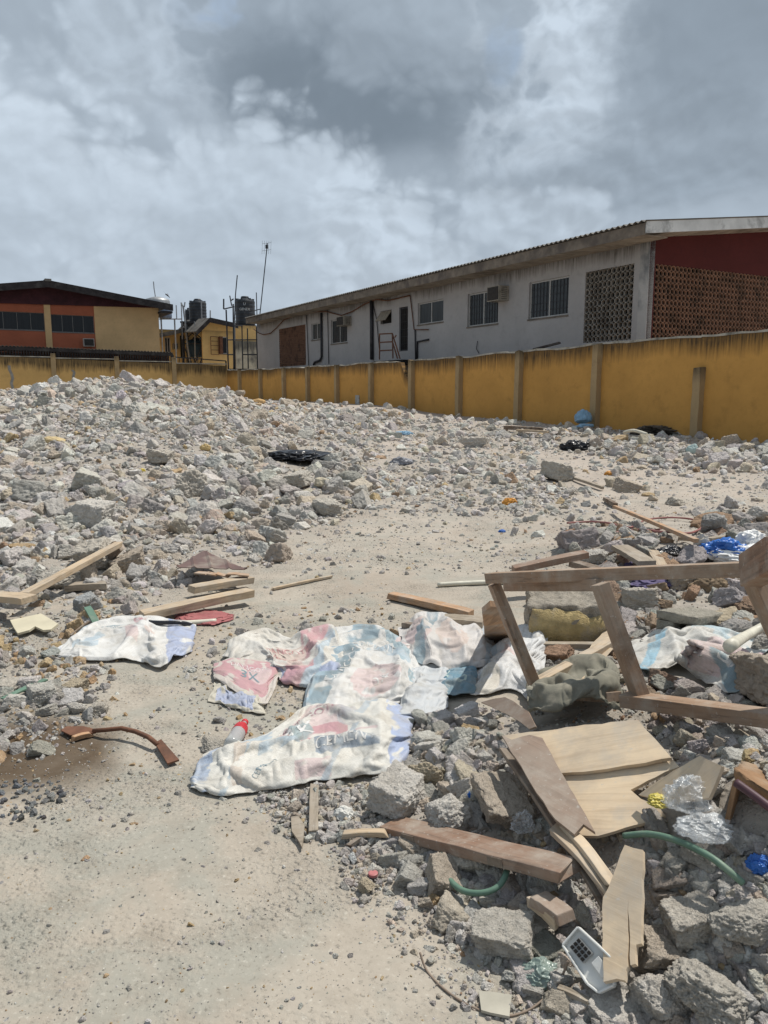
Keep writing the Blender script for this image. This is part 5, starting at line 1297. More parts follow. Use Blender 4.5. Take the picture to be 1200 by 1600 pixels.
    for txt, uc, vc, sz, rot, tc in texts:
        me = text_mesh(txt, sz); bm = bmesh.new(); bm.from_mesh(me); bmesh.ops.triangulate(bm, faces=bm.faces)
        for _ in range(2):
            es = [e for e in bm.edges if e.calc_length() > .02]
            if es: bmesh.ops.subdivide_edges(bm, edges=es, cuts=1)
            bmesh.ops.triangulate(bm, faces=bm.faces)
        bm.verts.index_update(); p = np.array([x.co[:] for x in bm.verts]); fs = np.array([[y.index for y in x.verts] for x in bm.faces]); bm.free()
        cr, sr = math.cos(rot), math.sin(rot); uu = uc+(p[:, 0]*cr-p[:, 1]*sr)/size[0]; vv = vc-(p[:, 0]*sr+p[:, 1]*cr)/size[1]
        link('printed_letters', mesh_np('printed_letters', S(uu, vv)-c0, tris=fs, smooth=True, col=np.ones((len(p), 3))*np.array(tc), uv=p), M_SACK, o)
    return o
# ------------------------------------------------------------------ the empty cement bags
sheet('cement_bag', 'empty white cement bag with blue ends lying by itself beside the long pale plank', 'bag',
      [(92, 1016), (130, 994), (162, 975), (210, 972), (260, 974), (306, 979)], [(88, 1030), (130, 1034), (180, 1036), (210, 1034), (250, 1050), (300, 1020)], size=(.95, .42), bulge=.05, seed=3, fold=1.05,
      prints=[('rect', .16, .30, .62, .70, SKYB), ('rect', .56, .62, .15, .30, PINK), ('diag', .0, .05, .2, .05, BLU), ('band', .80, 1.1, (.40, .46, .63)), ('rect', .12, .38, .42, .58, SKYB), ('rect', .34, .54, .28, .42, TEAL), ('rect', .5, .58, .35, .7, LPK), ('ell', .66, .35, .07, .18, (.72, .6, .54)), ('rect', .15, .3, .10, .16, SKYB)],
      texts=[('CEMENT', .44, .35, .055, .05, WHT)], ridges=[(.45, .9, .62, .35, .10, .05), (.62, .35, .78, .95, .08, .05), (.2, .3, .5, .5, .03, .05)])
sheet('cement_bag', 'cream bag flap folded under the pink printed cement bag', 'bag', [(334, 1068), (352, 1066), (380, 1080), (412, 1100)], [(325, 1098), (350, 1104), (385, 1115), (413, 1118)], base=CRM, size=(.5, .25), bulge=.01, seed=8, fold=.35,
      prints=[('rect', .12, .8, .35, .9, (.42, .47, .62))], nu=80, nv=50)
sheet('cement_bag', 'pink and white cement bag with the printed number three and a rounded panel', 'bag', [(334, 1042), (365, 1034), (400, 1036), (437, 1040)], [(334, 1066), (362, 1082), (392, 1102), (414, 1113), (437, 1070)][:4]+[(436, 1066)], size=(.62, .5), bulge=.02, seed=12, fold=.35, lift=.04, slack=1.03, crisp=.45,
      base=(.66, .60, .54), prints=[('rect', -.1, 1.1, -.1, .52, PINK), ('ell', .45, .50, .55, .34, PINK), ('ell', .66, .40, .19, .17, (.70, .55, .54)), ('rect', -.1, 1.1, -.1, .06, (.66, .62, .56))],
      texts=[('DANGOTE', .53, .27, .075, -.06, (.76, .70, .68)), ('3X', .50, .45, .13, -.06, (.22, .32, .36)), ('3X', .503, .455, .15, -.06, (.74, .72, .70))][:2], ridges=[(.0, .55, .7, .9, .02, .04)])
sheet('cement_bag', 'crumpled pink and cream cement bag thrown back behind the pink printed one', 'bag', [(345, 1030), (380, 1000), (410, 990), (455, 1004), (490, 990), (520, 985), (540, 1010)], [(390, 1042), (430, 1050), (440, 1073), (470, 1078), (492, 1083), (520, 1072), (540, 1050)], size=(.9, .6), bulge=.05, seed=17, fold=1.35,
      base=(.73, .70, .64), prints=[('rect', .3, .98, .80, 1.1, (.41, .47, .64)), ('diag', .66, .4, .5, .09, PINK), ('rect', .3, .6, .3, .7, (.69, .57, .50)), ('diag', .8, .4, .5, .04, SKYB)],
      texts=[('DANGOTE', .47, .42, .06, .2, (.62, .33, .33)), ('CEMENT', .44, .58, .05, .2, (.62, .33, .33))], ridges=[(.62, .1, .8, .9, .12, .06), (.1, .1, .25, .6, .08, .05), (.8, .1, .97, .8, .09, .05)])
sheet('cement_bag', 'long faded cement bag with teal stripes running up from the big spread bag', 'bag', [(504, 990), (560, 984), (600, 992), (640, 1015), (655, 1040)], [(470, 1120), (520, 1118), (560, 1112), (610, 1108), (640, 1098)], size=(.75, .85), bulge=.05, seed=23, fold=1.15,
      base=(.74, .73, .70), prints=[('diag', .35, .4, .35, .055, TEAL), ('diag', .12, .6, .35, .05, (.33, .45, .52)), ('diag', .8, .3, -.6, .05, (.36, .48, .53)), ('ell', .62, .72, .22, .2, LPK), ('rect', .2, .9, .28, .36, SKYB), ('ell', .8, .1, .12, .1, LPK)],
      texts=[('CEMENT', .52, .32, .08, .05, WHT), ('DANGOTE', .33, .55, .085, 1.15, WHT), ('3X', .66, .72, .12, .4, WHT), ('NGOTE', .9, .28, .07, -.9, WHT)], ridges=[(.5, .0, .3, .9, .06, .08), (.75, .2, .85, .95, .08, .06), (.15, .2, .05, .9, .05, .05)])
sheet('cement_bag', 'biggest cement bag spread open in front with the word CEMENT and a blue woven end', 'bag', [(318, 1186), (372, 1168), (425, 1146), (485, 1112), (540, 1108), (600, 1104), (648, 1112)], [(296, 1236), (350, 1250), (420, 1240), (500, 1228), (560, 1220), (600, 1220), (640, 1180)], size=(1.1, .62), bulge=.06, seed=31, fold=1.25, nu=220, nv=130,
      base=(.74, .72, .66), prints=[('band', -.1, .085, BLU), ('band', .87, 1.1, (.42, .50, .70)), ('ell', .52, .30, .17, .24, LPK), ('rect', .55, .82, .62, .78, (.27, .33, .40)), ('rect', .3, .48, .45, .56, (.42, .50, .55)), ('ell', .58, .5, .1, .13, PINK), ('rect', .2, .33, .02, .22, SKYB), ('rect', .46, .62, .84, .97, LPK), ('ell', .48, .42, .06, .12, (.36, .45, .46)), ('rect', .34, .42, .70, .76, (.45, .55, .55)), ('diag', .25, .4, .3, .012, (.45, .53, .58)), ('ell', .70, .35, .06, .12, (.56, .55, .55)), ('rect', .60, .84, .55, .57, LPK), ('rect', .19, .24, .2, .9, (.66, .58, .50)), ('diag', .78, .2, .4, .015, (.5, .56, .6))],
      texts=[('CEMENT', .68, .70, .075, -.03, WHT), ('DANGOTE', .52, .24, .06, .1, (.5, .3, .34)), ('3X', .47, .42, .13, .2, (.76, .76, .74)), ('CEMENT', .33, .78, .045, .9, TEAL)], ridges=[(.05, .35, .45, .5, .07, .05), (.45, .6, .85, .75, .09, .05), (.3, .75, .75, .95, .05, .05), (.85, .0, .8, .9, .05, .04), (.55, .05, .75, .45, .06, .05)])
sheet('cement_bag', 'scrunched white and pink cement bag below the dark squared timber', 'bag', [(622, 985), (655, 968), (690, 972), (730, 976), (768, 982)], [(632, 1040), (660, 1046), (700, 1052), (740, 1050), (775, 1040)], size=(.75, .45), bulge=.06, seed=37, fold=1.6,
      base=(.68, .65, .62), prints=[('ell', .2, .5, .16, .3, LPK), ('ell', .55, .55, .15, .3, (.69, .58, .52)), ('band', .86, .94, SKYB), ('diag', .35, .2, .4, .04, TEAL)], ridges=[(.25, .1, .3, .95, .1, .05), (.5, .05, .65, .9, .11, .05), (.8, .1, .85, .8, .08, .05)])
sheet('plastic_sack', 'plain translucent white woven sack between the striped bag and the teal scrap', 'sack', [(640, 1050), (668, 1040), (692, 1044), (702, 1048)], [(620, 1128), (650, 1130), (680, 1124), (700, 1110)], size=(.4, .5), bulge=.05, seed=41, fold=1.2, base=(.62, .64, .65), nu=90, nv=90, ridges=[(.1, .6, .9, .7, .05, .04)])
sheet('cement_bag', 'teal scrap of cement bag with a round white emblem under the timber frame', 'bag', [(694, 1058), (715, 1052), (745, 1050)], [(688, 1094), (715, 1096), (742, 1090)], size=(.35, .25), bulge=.04, seed=45, fold=.6, base=(.17, .30, .38), nu=80, nv=60, lift=.05,
      texts=[('O', .62, .62, .12, 0, (.52, .66, .62)), ('O', .62, .62, .085, 0, (.52, .66, .62)), ('L', .2, .35, .11, -.5, (.52, .66, .62))])
sheet('plastic_sack', 'large bright white sack hanging behind the left post of the timber frame', 'sack', [(745, 1050), (765, 1020), (800, 992), (835, 975), (858, 990)], [(735, 1092), (765, 1090), (800, 1080), (830, 1104), (852, 1050)], size=(.6, .5), bulge=.05, seed=49, fold=1.3, base=(.71, .71, .70), prints=[('ell', .15, .8, .14, .2, (.66, .62, .54)), ('ell', .45, .45, .1, .06, LPK), ('diag', .3, .2, .9, .03, SKYB)], ridges=[(.5, .0, .35, .9, .08, .06), (.8, .1, .7, .9, .06, .05)])
sheet('cement_bag', 'torn white and sky-blue cement bag draped over rubble in the frame\'s right bay', 'bag', [(985, 1012), (1025, 1000), (1060, 1008), (1095, 992), (1140, 998), (1185, 1012), (1205, 1018)], [(990, 1052), (1025, 1062), (1065, 1050), (1100, 1080), (1130, 1100), (1155, 1104), (1165, 1060)], size=(.8, .5), bulge=.05, seed=53, fold=1.4, lift=.05,
      base=(.67, .66, .62), prints=[('diag', .24, .2, .35, .035, (.36, .58, .70)), ('rect', .45, 1.1, .02, .2, (.45, .56, .60)), ('ell', .62, .62, .12, .25, LPK), ('ell', .82, .82, .13, .3, (.24, .35, .40)), ('rect', .75, 1.1, .25, .45, (.58, .42, .43))],
      texts=[('DAN', .82, .80, .09, -.9, WHT)], ridges=[(.26, .0, .3, .9, .13, .05), (.4, .1, .75, .6, .06, .06), (.55, .3, .9, .95, .07, .05)])
sheet('cloth', 'grey-green crumpled cloth hanging over the bottom rail of the timber frame', 'cloth', [(826, 1092), (860, 1078), (905, 1072), (940, 1076), (968, 1086)], [(822, 1138), (850, 1142), (890, 1140), (935, 1132), (972, 1136)], mat=P_GREYC, slack=1.22, size=(.6, .35), bulge=.03, seed=57, fold=1.0, lift=.12, crisp=1.6, ridges=[(.35, .0, .4, 1, .11, .02), (.5, .0, .53, 1, .12, .015), (.64, .0, .66, 1, .10, .015), (.78, .0, .8, 1, .12, .02), (.15, .2, .2, .9, .05, .03), (.0, .4, .3, .6, .04, .02)])
# ------------------------------------------------------------------ timber
def plank(p0, p1, w, h, mat, label, name='plank', l0=.03, l1=None, jit=.012, up=(0, 0, 1), cat='plank', n=9, warp=.004):
    l1 = l0 if l1 is None else l1
    a, b = g1(*p0, l0), g1(*p1, l1)
    o = MB().beam(a, b, w, h, up=up, jit=jit, n=n, warp=warp).build(name, mat, bevel=.003); return tag(o, label, cat)
plank((-30, 930), (46, 936), .13, .045, W_TAN, 'short pale plank lying at the left edge below the raised plank', l0=.16)
def raised_plank():
    th = thing('plank', 'pale plank raised at an angle on the left mound, block nailed on top', 'plank', tuple(g1(40, 932)))
    a = g1(38, 930, .14); b = at(186, 850, g1(190, 880).y-.15)
    MB().beam(a, b, .07, .045, jit=.01, n=4).build('board', W_TAN, th, bevel=.003)
    MB().beam(at(184, 853, b.y), at(158, 880, b.y+.05), .05, .11, n=2).build('nailed_block', W_DK, th)
raised_plank()
plank((100, 918), (166, 914), .11, .05, W_GREY, 'weathered grey plank half buried below the raised plank', l0=.05)
plank((298, 920), (393, 905), .11, .05, W_TAN, 'pale plank lying just below the brown roof sheet', l0=.07)
plank((222, 962), (392, 926), .11, .055, W_TAN, 'longest pale plank lying above the single white cement bag', l0=.05, l1=.09)
plank((425, 921), (519, 900), .028, .02, W_TAN, 'thin straight stick lying on the bare sand', name='stick', cat='stick', l0=.015)
plank((610, 930), (736, 958), .085, .045, W_OR, 'orange-brown plank lying on the sand left of the timber frame', l0=.035)
plank((693, 970), (757, 976), .13, .07, W_GREY, 'short dark squared timber behind the scrunched white bag', l0=.04)
plank((596, 1024), (636, 1008), .09, .03, W_TAN, 'short pale offcut beside the scrunched white bag', l0=.03, name='offcut', cat='offcut')
plank((632, 978), (655, 984), .05, .05, W_DK, 'small dark timber stub behind the scrunched white bag', l0=.03, name='offcut', cat='offcut')
plank((802, 890), (916, 866), .10, .05, W_BROWN, 'reddish brown plank rising behind the top rail of the timber frame', l0=.22, l1=.30)
plank((896, 880), (935, 893), .10, .05, W_DK, 'dark short plank behind the top rail next to the reddish plank', l0=.12)
plank((960, 791), (1088, 846), .05, .035, W_OR, 'long thin orange stick leaning across the sand towards the cream cloth', name='stick', cat='stick', l0=.09, l1=.24)
plank((945, 779), (962, 789), .06, .05, W_DK, 'dark short stub at the far end of the long thin stick', name='offcut', cat='offcut', l0=.05)
plank((888, 745), (942, 762), .05, .04, W_GREY, 'grey stick lying behind the pale block-like lump', name='stick', cat='stick', l0=.05)
plank((1020, 862), (1042, 900), .09, .03, W_TAN, 'pale batten propped upright behind the timber frame', name='batten', cat='batten', l0=.1, l1=.05)
plank((968, 855), (1012, 880), .16, .04, W_GREY, 'broad grey board lying behind the timber frame next to the purple cloth', name='board', cat='board', l0=.16)
plank((1108, 845), (1190, 832), .06, .04, W_GREY, 'grey stick on the rubble above the white bag', name='stick', cat='stick', l0=.06)
plank((1100, 848), (1060, 842), .05, .03, W_TAN, 'pale stick under the cream cloth', name='stick', cat='stick', l0=.05)
plank((790, 1008), (960, 1010), .05, .03, W_GREY, 'grey batten under the torn bag behind the mullion', name='batten', cat='batten', l0=.06)
plank((492, 1228), (490, 1302), .035, .02, W_GREY, 'grey lath sticking out from under the big spread bag', name='lath', cat='lath', l0=.02)
plank((538, 1304), (606, 1303), .03, .02, W_TAN, 'pale splinter of wood lying beside the brown plank end', name='stick', cat='stick', l0=.03)
plank((545, 1322), (572, 1306), .014, .012, W_DK, 'thin dark twig under the pale splinter', name='twig', cat='twig', l0=.02)
plank((838, 1402), (884, 1434), .06, .03, W_VEN, 'small reddish offcut left of the plywood strip', name='offcut', cat='offcut', l0=.10)
plank((832, 1408), (872, 1440), .04, .03, W_TAN, 'small pale offcut against the reddish offcut', name='offcut', cat='offcut', l0=.09)
plank((872, 1542), (925, 1568), .018, .014, W_GREY, 'thin stick beside the lower corner of the white plastic cover', name='stick', cat='stick', l0=.03)
plank((5, 1092), (72, 1062), .035, .012, P_GREEN, 'pale green plastic strip lying across the damp patch', name='strip', cat='strip', l0=.03)
plank((136, 948), (152, 976), .05, .012, P_GREEN, 'green plastic strip standing in the stones behind the single white bag', name='strip', cat='strip', l0=.08, l1=.02)
plank((110, 994), (140, 970), .012, .012, W_DK, 'dark twig left of the single white bag', name='twig', cat='twig', l0=.03)
plank((1150, 1010), (1230, 962), .05, .05, P_PVC, 'x', l0=.1) if False else None
def mortised_plank():
    th = thing('plank', 'thick varnished brown plank with cut mortises lying across the front of the rubble heap', 'plank', tuple(g1(740, 1330)))
    a = at(608, 1290, g1(608, 1292).y); b = at(888, 1360, g1(888, 1362, .14).y); d = (b-a).normalized()
    MB().beam(a, b, .105, .036, n=6, jit=.015).build('board', W_BROWN, th, bevel=.004)
    s = d.cross(Vector((0, 0, 1))).normalized()
    for f in (.20, .70):
        c = a.lerp(b, f)+s*.0535
        MB().box(c, d, s, s.cross(d), .06, .004, .028).build('mortise_shade', W_DK, th)  # thin dark plate on the side face paints the shade inside the cut
mortised_plank()
def timber_frame():
    th = thing('timber_frame', 'open racked timber frame of brown rails and posts standing on the near rubble heap', 'frame', tuple(g1(960, 1095)))
    Yc, Yd, Ye = g1(838, 1090, .05).y-.05, g1(1002, 1104, .06).y-.03, g1(1190, 1130, .06).y-.06
    A = at(772, 903, Yc+.06); B = at(1172, 889, Ye+.12); Cc = at(838, 1076, Yc); Dm = at(1002, 1092, Yd); E = at(1260, 1130, Ye-.1); Mt = at(938, 900, Yd+.1)
    up = Vector((0, 0, 1)); fw = Vector((.15, -1, .25))
    W, H = .066, .05
    MB().beam(A+Vector((-.02, 0, 0)), B, W, H, n=4, jit=.004).build('top_rail', W_FRAME, th, bevel=.003)
    MB().beam(at(790, 916, Yc+.2), at(936, 914, Yd+.25), .03, .05, n=2).build('rear_rail', W_FRAME, th, bevel=.003)
    MB().beam(at(838, 1083, Yc+.04), at(960, 1089, Yd+.06), W, H*.8, n=2).build('bottom_rail', W_FRAME, th, bevel=.003)
    MB().beam(at(975, 1092, Yd+.03), E, W*1.1, H, n=3).build('bottom_rail', W_FRAME, th, bevel=.003)
    MB().beam(A-Vector((0, 0, .03)), Cc, H, W, up=fw, n=3).build('post', W_FRAME, th, bevel=.003)
    MB().beam(Mt-Vector((0, 0, .03)), Dm, H, W*1.1, up=fw, n=3).build('post', W_FRAME, th, bevel=.003)
    MB().beam(at(1178, 893, Ye+.12), at(1232, 1010, Ye+.04), .075, .07, up=fw, n=2).build('post', W_FRAME, th, bevel=.003)
    MB().beam(at(1172, 892, Ye+.1), at(1216, 866, Ye-.15), .07, .11, n=2).build('side_rail', W_BROWN, th, bevel=.003)
    MB().beam(Cc+Vector((-.01, 0, .015)), at(962, 1002, Yc+.55), .055, .05, n=2).build('side_rail', W_TAN, th, bevel=.003)
timber_frame()
def ply(name, label, cat, corners, outl, thick, mat, lifts, parent=None):
    P3 = [g1(x, y, l) for (x, y), l in zip(corners, lifts)]; n = (P3[1]-P3[0]).cross(P3[2]-P3[0]).normalized(); n = n if n.z > 0 else -n
    pts = []
    for i, p in enumerate(outl):
        q = outl[(i+1) % len(outl)]; L = math.hypot(q[0]-p[0], q[1]-p[1]); k = max(1, int(L/14))
        for j in range(k):
            f = j/k; jt = (random.uniform(-1.2, 1.2), random.uniform(-1.2, 1.2)) if j else (0, 0); pts.append(on_plane(p[0]+(q[0]-p[0])*f+jt[0], p[1]+(q[1]-p[1])*f+jt[1], P3[0], n))
    o = MB().prism(pts, thick, n).build(name, mat, parent)
    if parent is None: tag(o, label, cat)
    return o
def ply_panel():
    th = thing('plywood_board', 'large split plywood panel lying tilted in front of the timber frame', 'panel', tuple(g1(930, 1220)))
    cs = [(790, 1160), (1000, 1135), (930, 1300)]; lf = (.15, .16, .10)
    ply('upper_board', None, None, cs, [(786, 1152), (900, 1137), (998, 1127), (1024, 1156), (1050, 1186), (980, 1198), (930, 1206), (878, 1210), (822, 1208)], .014, W_PLY, lf, th)
    ply('lower_board', None, None, cs, [(822, 1211), (878, 1213), (940, 1209), (985, 1201), (1053, 1190), (1062, 1200), (1040, 1208), (1012, 1222), (986, 1236), (1002, 1250), (1030, 1262), (1040, 1276), (1008, 1288), (935, 1308), (900, 1306), (872, 1285)], .012, W_PLY, (.135, .145, .085), th)
ply_panel()
ply('veneer_board', 'long brown veneered board lying over the left edge of the plywood panel', 'board', [(790, 1160), (850, 1160), (915, 1300)], [(784, 1150), (800, 1158), (815, 1153), (828, 1150), (848, 1155), (862, 1180), (890, 1232), (930, 1302), (912, 1290), (898, 1306), (868, 1282), (830, 1226)], .012, W_VEN, (.22, .20, .16))
for k, (a, b, w, m, lb) in enumerate([((788, 1168), (944, 1412), .035, W_DK, 'dark long splinter lowest of the laths under the veneered board'), ((798, 1170), (952, 1402), .03, W_VEN, 'brown long splinter in the middle of the laths under the veneered board'), ((862, 1292), (962, 1394), .05, W_TAN, 'pale split lath at the lower end of the veneered board'), ((880, 1288), (958, 1378), .035, W_PLY, 'light curled splinter resting on the pale split lath')]):
    plank(a, b, w, .016, m, lb, name='splinter', cat='splinter', l0=.14-.005*k+(.02 if k > 1 else 0), l1=.08+.02*k, jit=.02, warp=.012)
ply('plywood_piece', 'torn plywood piece leaning right of the big split panel', 'panel', [(1005, 1240), (1105, 1185), (1100, 1250)], [(1000, 1243), (1042, 1214), (1096, 1182), (1130, 1198), (1124, 1215), (1110, 1248), (1072, 1252), (1046, 1262), (1030, 1250)], .014, W_PLY, (.10, .16, .12))
ply('plywood_strip', 'upright pale plywood strip with a long split at the front of the heap', 'panel', [(965, 1335), (1000, 1340), (960, 1530)], [(978, 1322), (1006, 1330), (1004, 1476), (996, 1478), (995, 1508), (987, 1510), (985, 1440), (982, 1396), (983, 1440), (983, 1512), (980, 1518), (978, 1534), (966, 1531), (945, 1536), (943, 1480), (944, 1404), (952, 1390)], .014, W_PLY, (.17, .18, .10))
ply('wood_slab', 'upright tan wooden slab behind the left post of the timber frame', 'board', [(755, 990), (800, 990), (775, 960)], [(753, 954), (766, 943), (776, 944), (790, 946), (806, 985), (800, 998), (776, 1003), (757, 994)], .03, W_OR, (.12, .12, .42))
ply('plywood_lath', 'pale wide lath lying inside the left bay of the timber frame', 'lath', [(900, 1060), (960, 1000), (940, 1060)], [(864, 1076), (884, 1078), (912, 1062), (958, 1010), (952, 982), (946, 986), (900, 1040)], .016, W_PLY, (.1, .16, .12))
ply('bark_piece', 'flat greyish bark-like chip beside the grey lath', 'chip', [(452, 1290), (475, 1285), (470, 1320)], [(455, 1278), (466, 1276), (476, 1290), (474, 1312), (472, 1325), (466, 1314), (456, 1300)], .01, W_GREY, (.015, .02, .015))
ply('plaster_board', 'cream flat panel with a bitten lower edge lying left of the single white bag', 'panel', [(20, 972), (85, 975), (55, 985)], [(16, 970), (38, 966), (64, 960), (78, 968), (91, 976), (80, 985), (68, 986), (55, 980), (46, 986), (28, 991), (22, 982)], .015, simple('cream_plaster', (.55, .50, .37), .8, .12, 5.), (.05, .05, .04))
ply('cardboard', 'brown curled sheet under the white sack at the foot of the left frame post', 'sheet', [(770, 1100), (830, 1110), (800, 1130)], [(752, 1098), (790, 1090), (826, 1112), (838, 1136), (828, 1140), (796, 1118)], .008, W_VEN, (.13, .14, .1))
ply('pale_tile', 'pale flat square of board lying on the sand at the bottom edge', 'board', [(750, 1560), (800, 1560), (780, 1590)], [(748, 1550), (800, 1556), (796, 1590), (752, 1580)], .008, simple('pale_board', (.40, .375, .31), .9, .2, 6.), (.012, .012, .012))
def roof_sheet():
    th = thing('roof_sheet', 'folded brown metal roofing sheet lying on the foot of the left mound', 'roofing sheet', tuple(g1(330, 885)))
    P0 = g1(280, 887, .16); P1 = g1(384, 890, .15); P2 = at(318, 861, g1(318, 880).y+.10)
    n = (P1-P0).cross(P2-P0).normalized(); n = n if n.z > 0 else -n; ol = [(276, 886), (318, 860), (352, 872), (386, 890)]
    q = [on_plane(x, y, P0, n) for x, y in ol]; vs = []; N = 24
    for i in range(N+1):
        f = i/N; lo = q[0].lerp(q[3], f); hi = q[0].lerp(q[1], min(1, f/.45)) if f < .45 else q[1].lerp(q[3], (f-.45)/.55)
        r = .012 if i % 6 == 0 else 0.
        vs += [lo+n*r, lo.lerp(hi, .5)+n*(r+.01), hi+n*r]
    fs = [(3*i+k, 3*i+3+k, 3*i+4+k, 3*i+1+k) for i in range(N) for k in range(2)]
    m = simple('brown_roofing', (.145, .088, .075), .5, .2, 4., dirt=(.30, .26, .21)); o = MB().add(vs, fs).build('sheet', m, th)
    sd = o.modifiers.new('thickness', 'SOLIDIFY'); sd.thickness = .006
    mb = MB()
    for k in range(5):
        a = (306+16*k, 889+.6*k); p = on_plane(a[0], a[1], P0, n)-Vector((0, 0, .03)); mb.beam(p, p+Vector((.10, -.03+.01*k, -.012*(k % 3))), .07, .01, jit=.012)
    mb.build('torn_lining', W_OR, th)
roof_sheet()
# ------------------------------------------------------------------ bags, cloths and scraps
def lump(name, label, cat, px, py, wpx, hpx, mat, seed, flat_=.6, fold=.28, lift=0., depth=.8, lod=6, wall=0.):
    g = g1(px, py+hpx*.3)
    if wall: g = on_plane(px, py+hpx*.4, FW.pt(0, 0, wall), WN)
    d = (g-Vector((0, 0, CAMZ))).length; s = wpx*d/F/2; sz = hpx*d/F/2*1.15
    p0, f = ICO[lod]; p = p0.copy(); o = seed*5.3
    r = 1+.30*fbm(p*1.3+o, 2)+fold*.35*(facet(p[:, 0]+.6*p[:, 2], p[:, 1]-.5*p[:, 2], .42, seed)+.5*facet(p[:, 0]-.4*p[:, 2], p[:, 1]+.7*p[:, 2], .2, seed+3))
    rid = 1-np.minimum(1, np.abs(fbm(p*2.4+o*1.7, 2))*3); rid2 = 1-np.minimum(1, np.abs(fbm(p*6+o*2.9, 2))*3)
    r = r+fold*.45*(rid**2-.4)+fold*.10*(rid2**2-.3); p = p*np.clip(r, .35, 1.7)[:, None]; p[:, 2] = np.where(p[:, 2] < 0, p[:, 2]*.35, p[:, 2])
    p = p*np.array([s, s*depth, sz]); me = mesh_np(name, p, tris=f, smooth=True); ob = link(name, me, mat, None, (g.x, g.y, g.z+lift+sz*.15)); return tag(ob, label, cat)
lump('plastic_sheet', 'large crumpled black plastic sheet lying on the rubble between mound and sand', 'plastic sheet', 464, 716, 108, 15, P_BLACK, 2, fold=.5, lift=.05)
lump('plastic_bag', 'crumpled black plastic bag on the rubble bank under the long ochre wall', 'plastic bag', 899, 696, 44, 20, P_BLACK, 3, fold=.42)
lump('plastic_bag', 'shiny bright blue plastic bag lying behind the right end of the timber frame', 'plastic bag', 1128, 866, 68, 36, P_BLUE, 4, fold=.4, lift=.05)
lump('plastic_bag', 'white plastic bag spread behind and beside the blue bag', 'plastic bag', 1162, 874, 90, 34, P_WHITE, 5, fold=.35, lift=.04)
lump('plastic_bag', 'small white bag standing above the blue bag at the right', 'plastic bag', 1176, 858, 44, 34, P_WHITE, 6, fold=.35, lift=.08)
lump('plastic_bag', 'dull black plastic bag among rubble left of the cream cloth', 'plastic bag', 1050, 862, 44, 20, P_BLACK, 7, fold=.4)
lump('plastic_bag', 'dark plastic bag at the far right beyond the white bags', 'plastic bag', 1196, 866, 34, 22, P_BLACK, 8, fold=.35)
lump('cloth', 'cream cloth hanging over the near end of the long thin stick', 'cloth', 1096, 853, 26, 40, P_CREAM, 9, fold=.2, depth=.5)
lump('cloth', 'purple cloth half buried behind the top rail of the timber frame', 'cloth', 1016, 908, 90, 22, P_PURP, 10, fold=.4)
lump('cloth', 'purple scrap of cloth above the top rail of the timber frame', 'cloth', 996, 884, 40, 18, P_PURP, 11, fold=.4)
lump('cloth', 'faded red cloth lying beside the longest pale plank', 'cloth', 318, 963, 84, 8, P_RED, 12, fold=.3)
lump('scrap', 'small bright orange scrap on the sand in the middle of the plot', 'scrap', 796, 784, 22, 16, P_ORNG, 13)
lump('scrap', 'small orange scrap at the right foot of the left mound', 'scrap', 432, 856, 24, 8, P_ORNG, 14)
lump('scrap', 'tiny blue scrap on the bare sand right of the middle', 'scrap', 784, 829, 11, 6, P_BLUE, 15)
lump('scrap', 'pale blue scrap lying on the rubble below the long ochre wall', 'scrap', 631, 676, 28, 8, P_SCRAPB, 16)
lump('scrap', 'grey plastic scrap on the sand beyond the middle rubble', 'scrap', 628, 720, 36, 16, simple('grey_sheet', (.26, .26, .28), .5), 17)
lump('scrap', 'tiny yellow scrap on the left mound', 'scrap', 222, 735, 10, 7, plastic('yellow', (.6, .45, .05)), 18)
lump('scrap', 'small orange scrap below the black bag on the wall bank', 'scrap', 951, 740, 13, 9, P_ORNG, 19)
lump('scrap', 'small blue plastic scrap left of the brown plank end', 'scrap', 625, 1336, 18, 12, P_BLUE, 20)
lump('scrap', 'dark blue plastic squeezed between rough lump and the big tan block', 'scrap', 735, 1252, 14, 34, P_BLUE, 21)
lump('scrap', 'tiny yellow wrapper beside the block-shaped lump', 'scrap', 746, 1416, 12, 14, plastic('yellow_wrapper', (.62, .5, .1)), 22)
lump('scrap', 'crushed white plaster lump beside the edge of the big spread bag', 'scrap', 538, 1270, 30, 20, simple('white_plaster', (.62, .61, .57), .9), 23)
lump('plastic_film', 'crumpled clear plastic film right of the split plywood panel', 'plastic film', 1070, 1290, 58, 56, M_FILM, 24, fold=.45, lift=.1)
lump('plastic_film', 'clear plastic film trailing over stones by the end of the green hose', 'plastic film', 1098, 1342, 70, 30, M_FILM, 25, fold=.45, lift=.1)
lump('plastic_film', 'clear film scrap on the heap between the block and the veneered board', 'plastic film', 815, 1305, 30, 36, M_FILM, 26, fold=.45, lift=.05)
lump('plastic_film', 'greenish knotted plastic film bag left of the white plastic cover', 'plastic film', 842, 1518, 52, 34, plastic('green_film', (.22, .28, .25), .3), 27, fold=.3)
lump('wrapper', 'blue and yellow snack wrapper at the right edge below the film', 'wrapper', 1186, 1352, 32, 34, P_BLUE, 28, fold=.4)
lump('wrapper', 'yellow wrapper under the clear film', 'wrapper', 1030, 1300, 34, 14, plastic('yellow_print', (.62, .52, .12)), 29, fold=.4, lift=.1)
lump('brush_heap', 'dark heap of dry twigs at the foot of the broken wall pillar', 'brush', 1040, 672, 90, 18, simple('dry_twigs', (.12, .10, .08), .95, .4, 10.), 30, fold=.6)
lump('painted_lump', 'upper blue-painted concrete lump leaning on the long ochre wall', 'chunk', 911, 648, 26, 26, P_SCRAPB, 31, fold=.1, wall=.45)
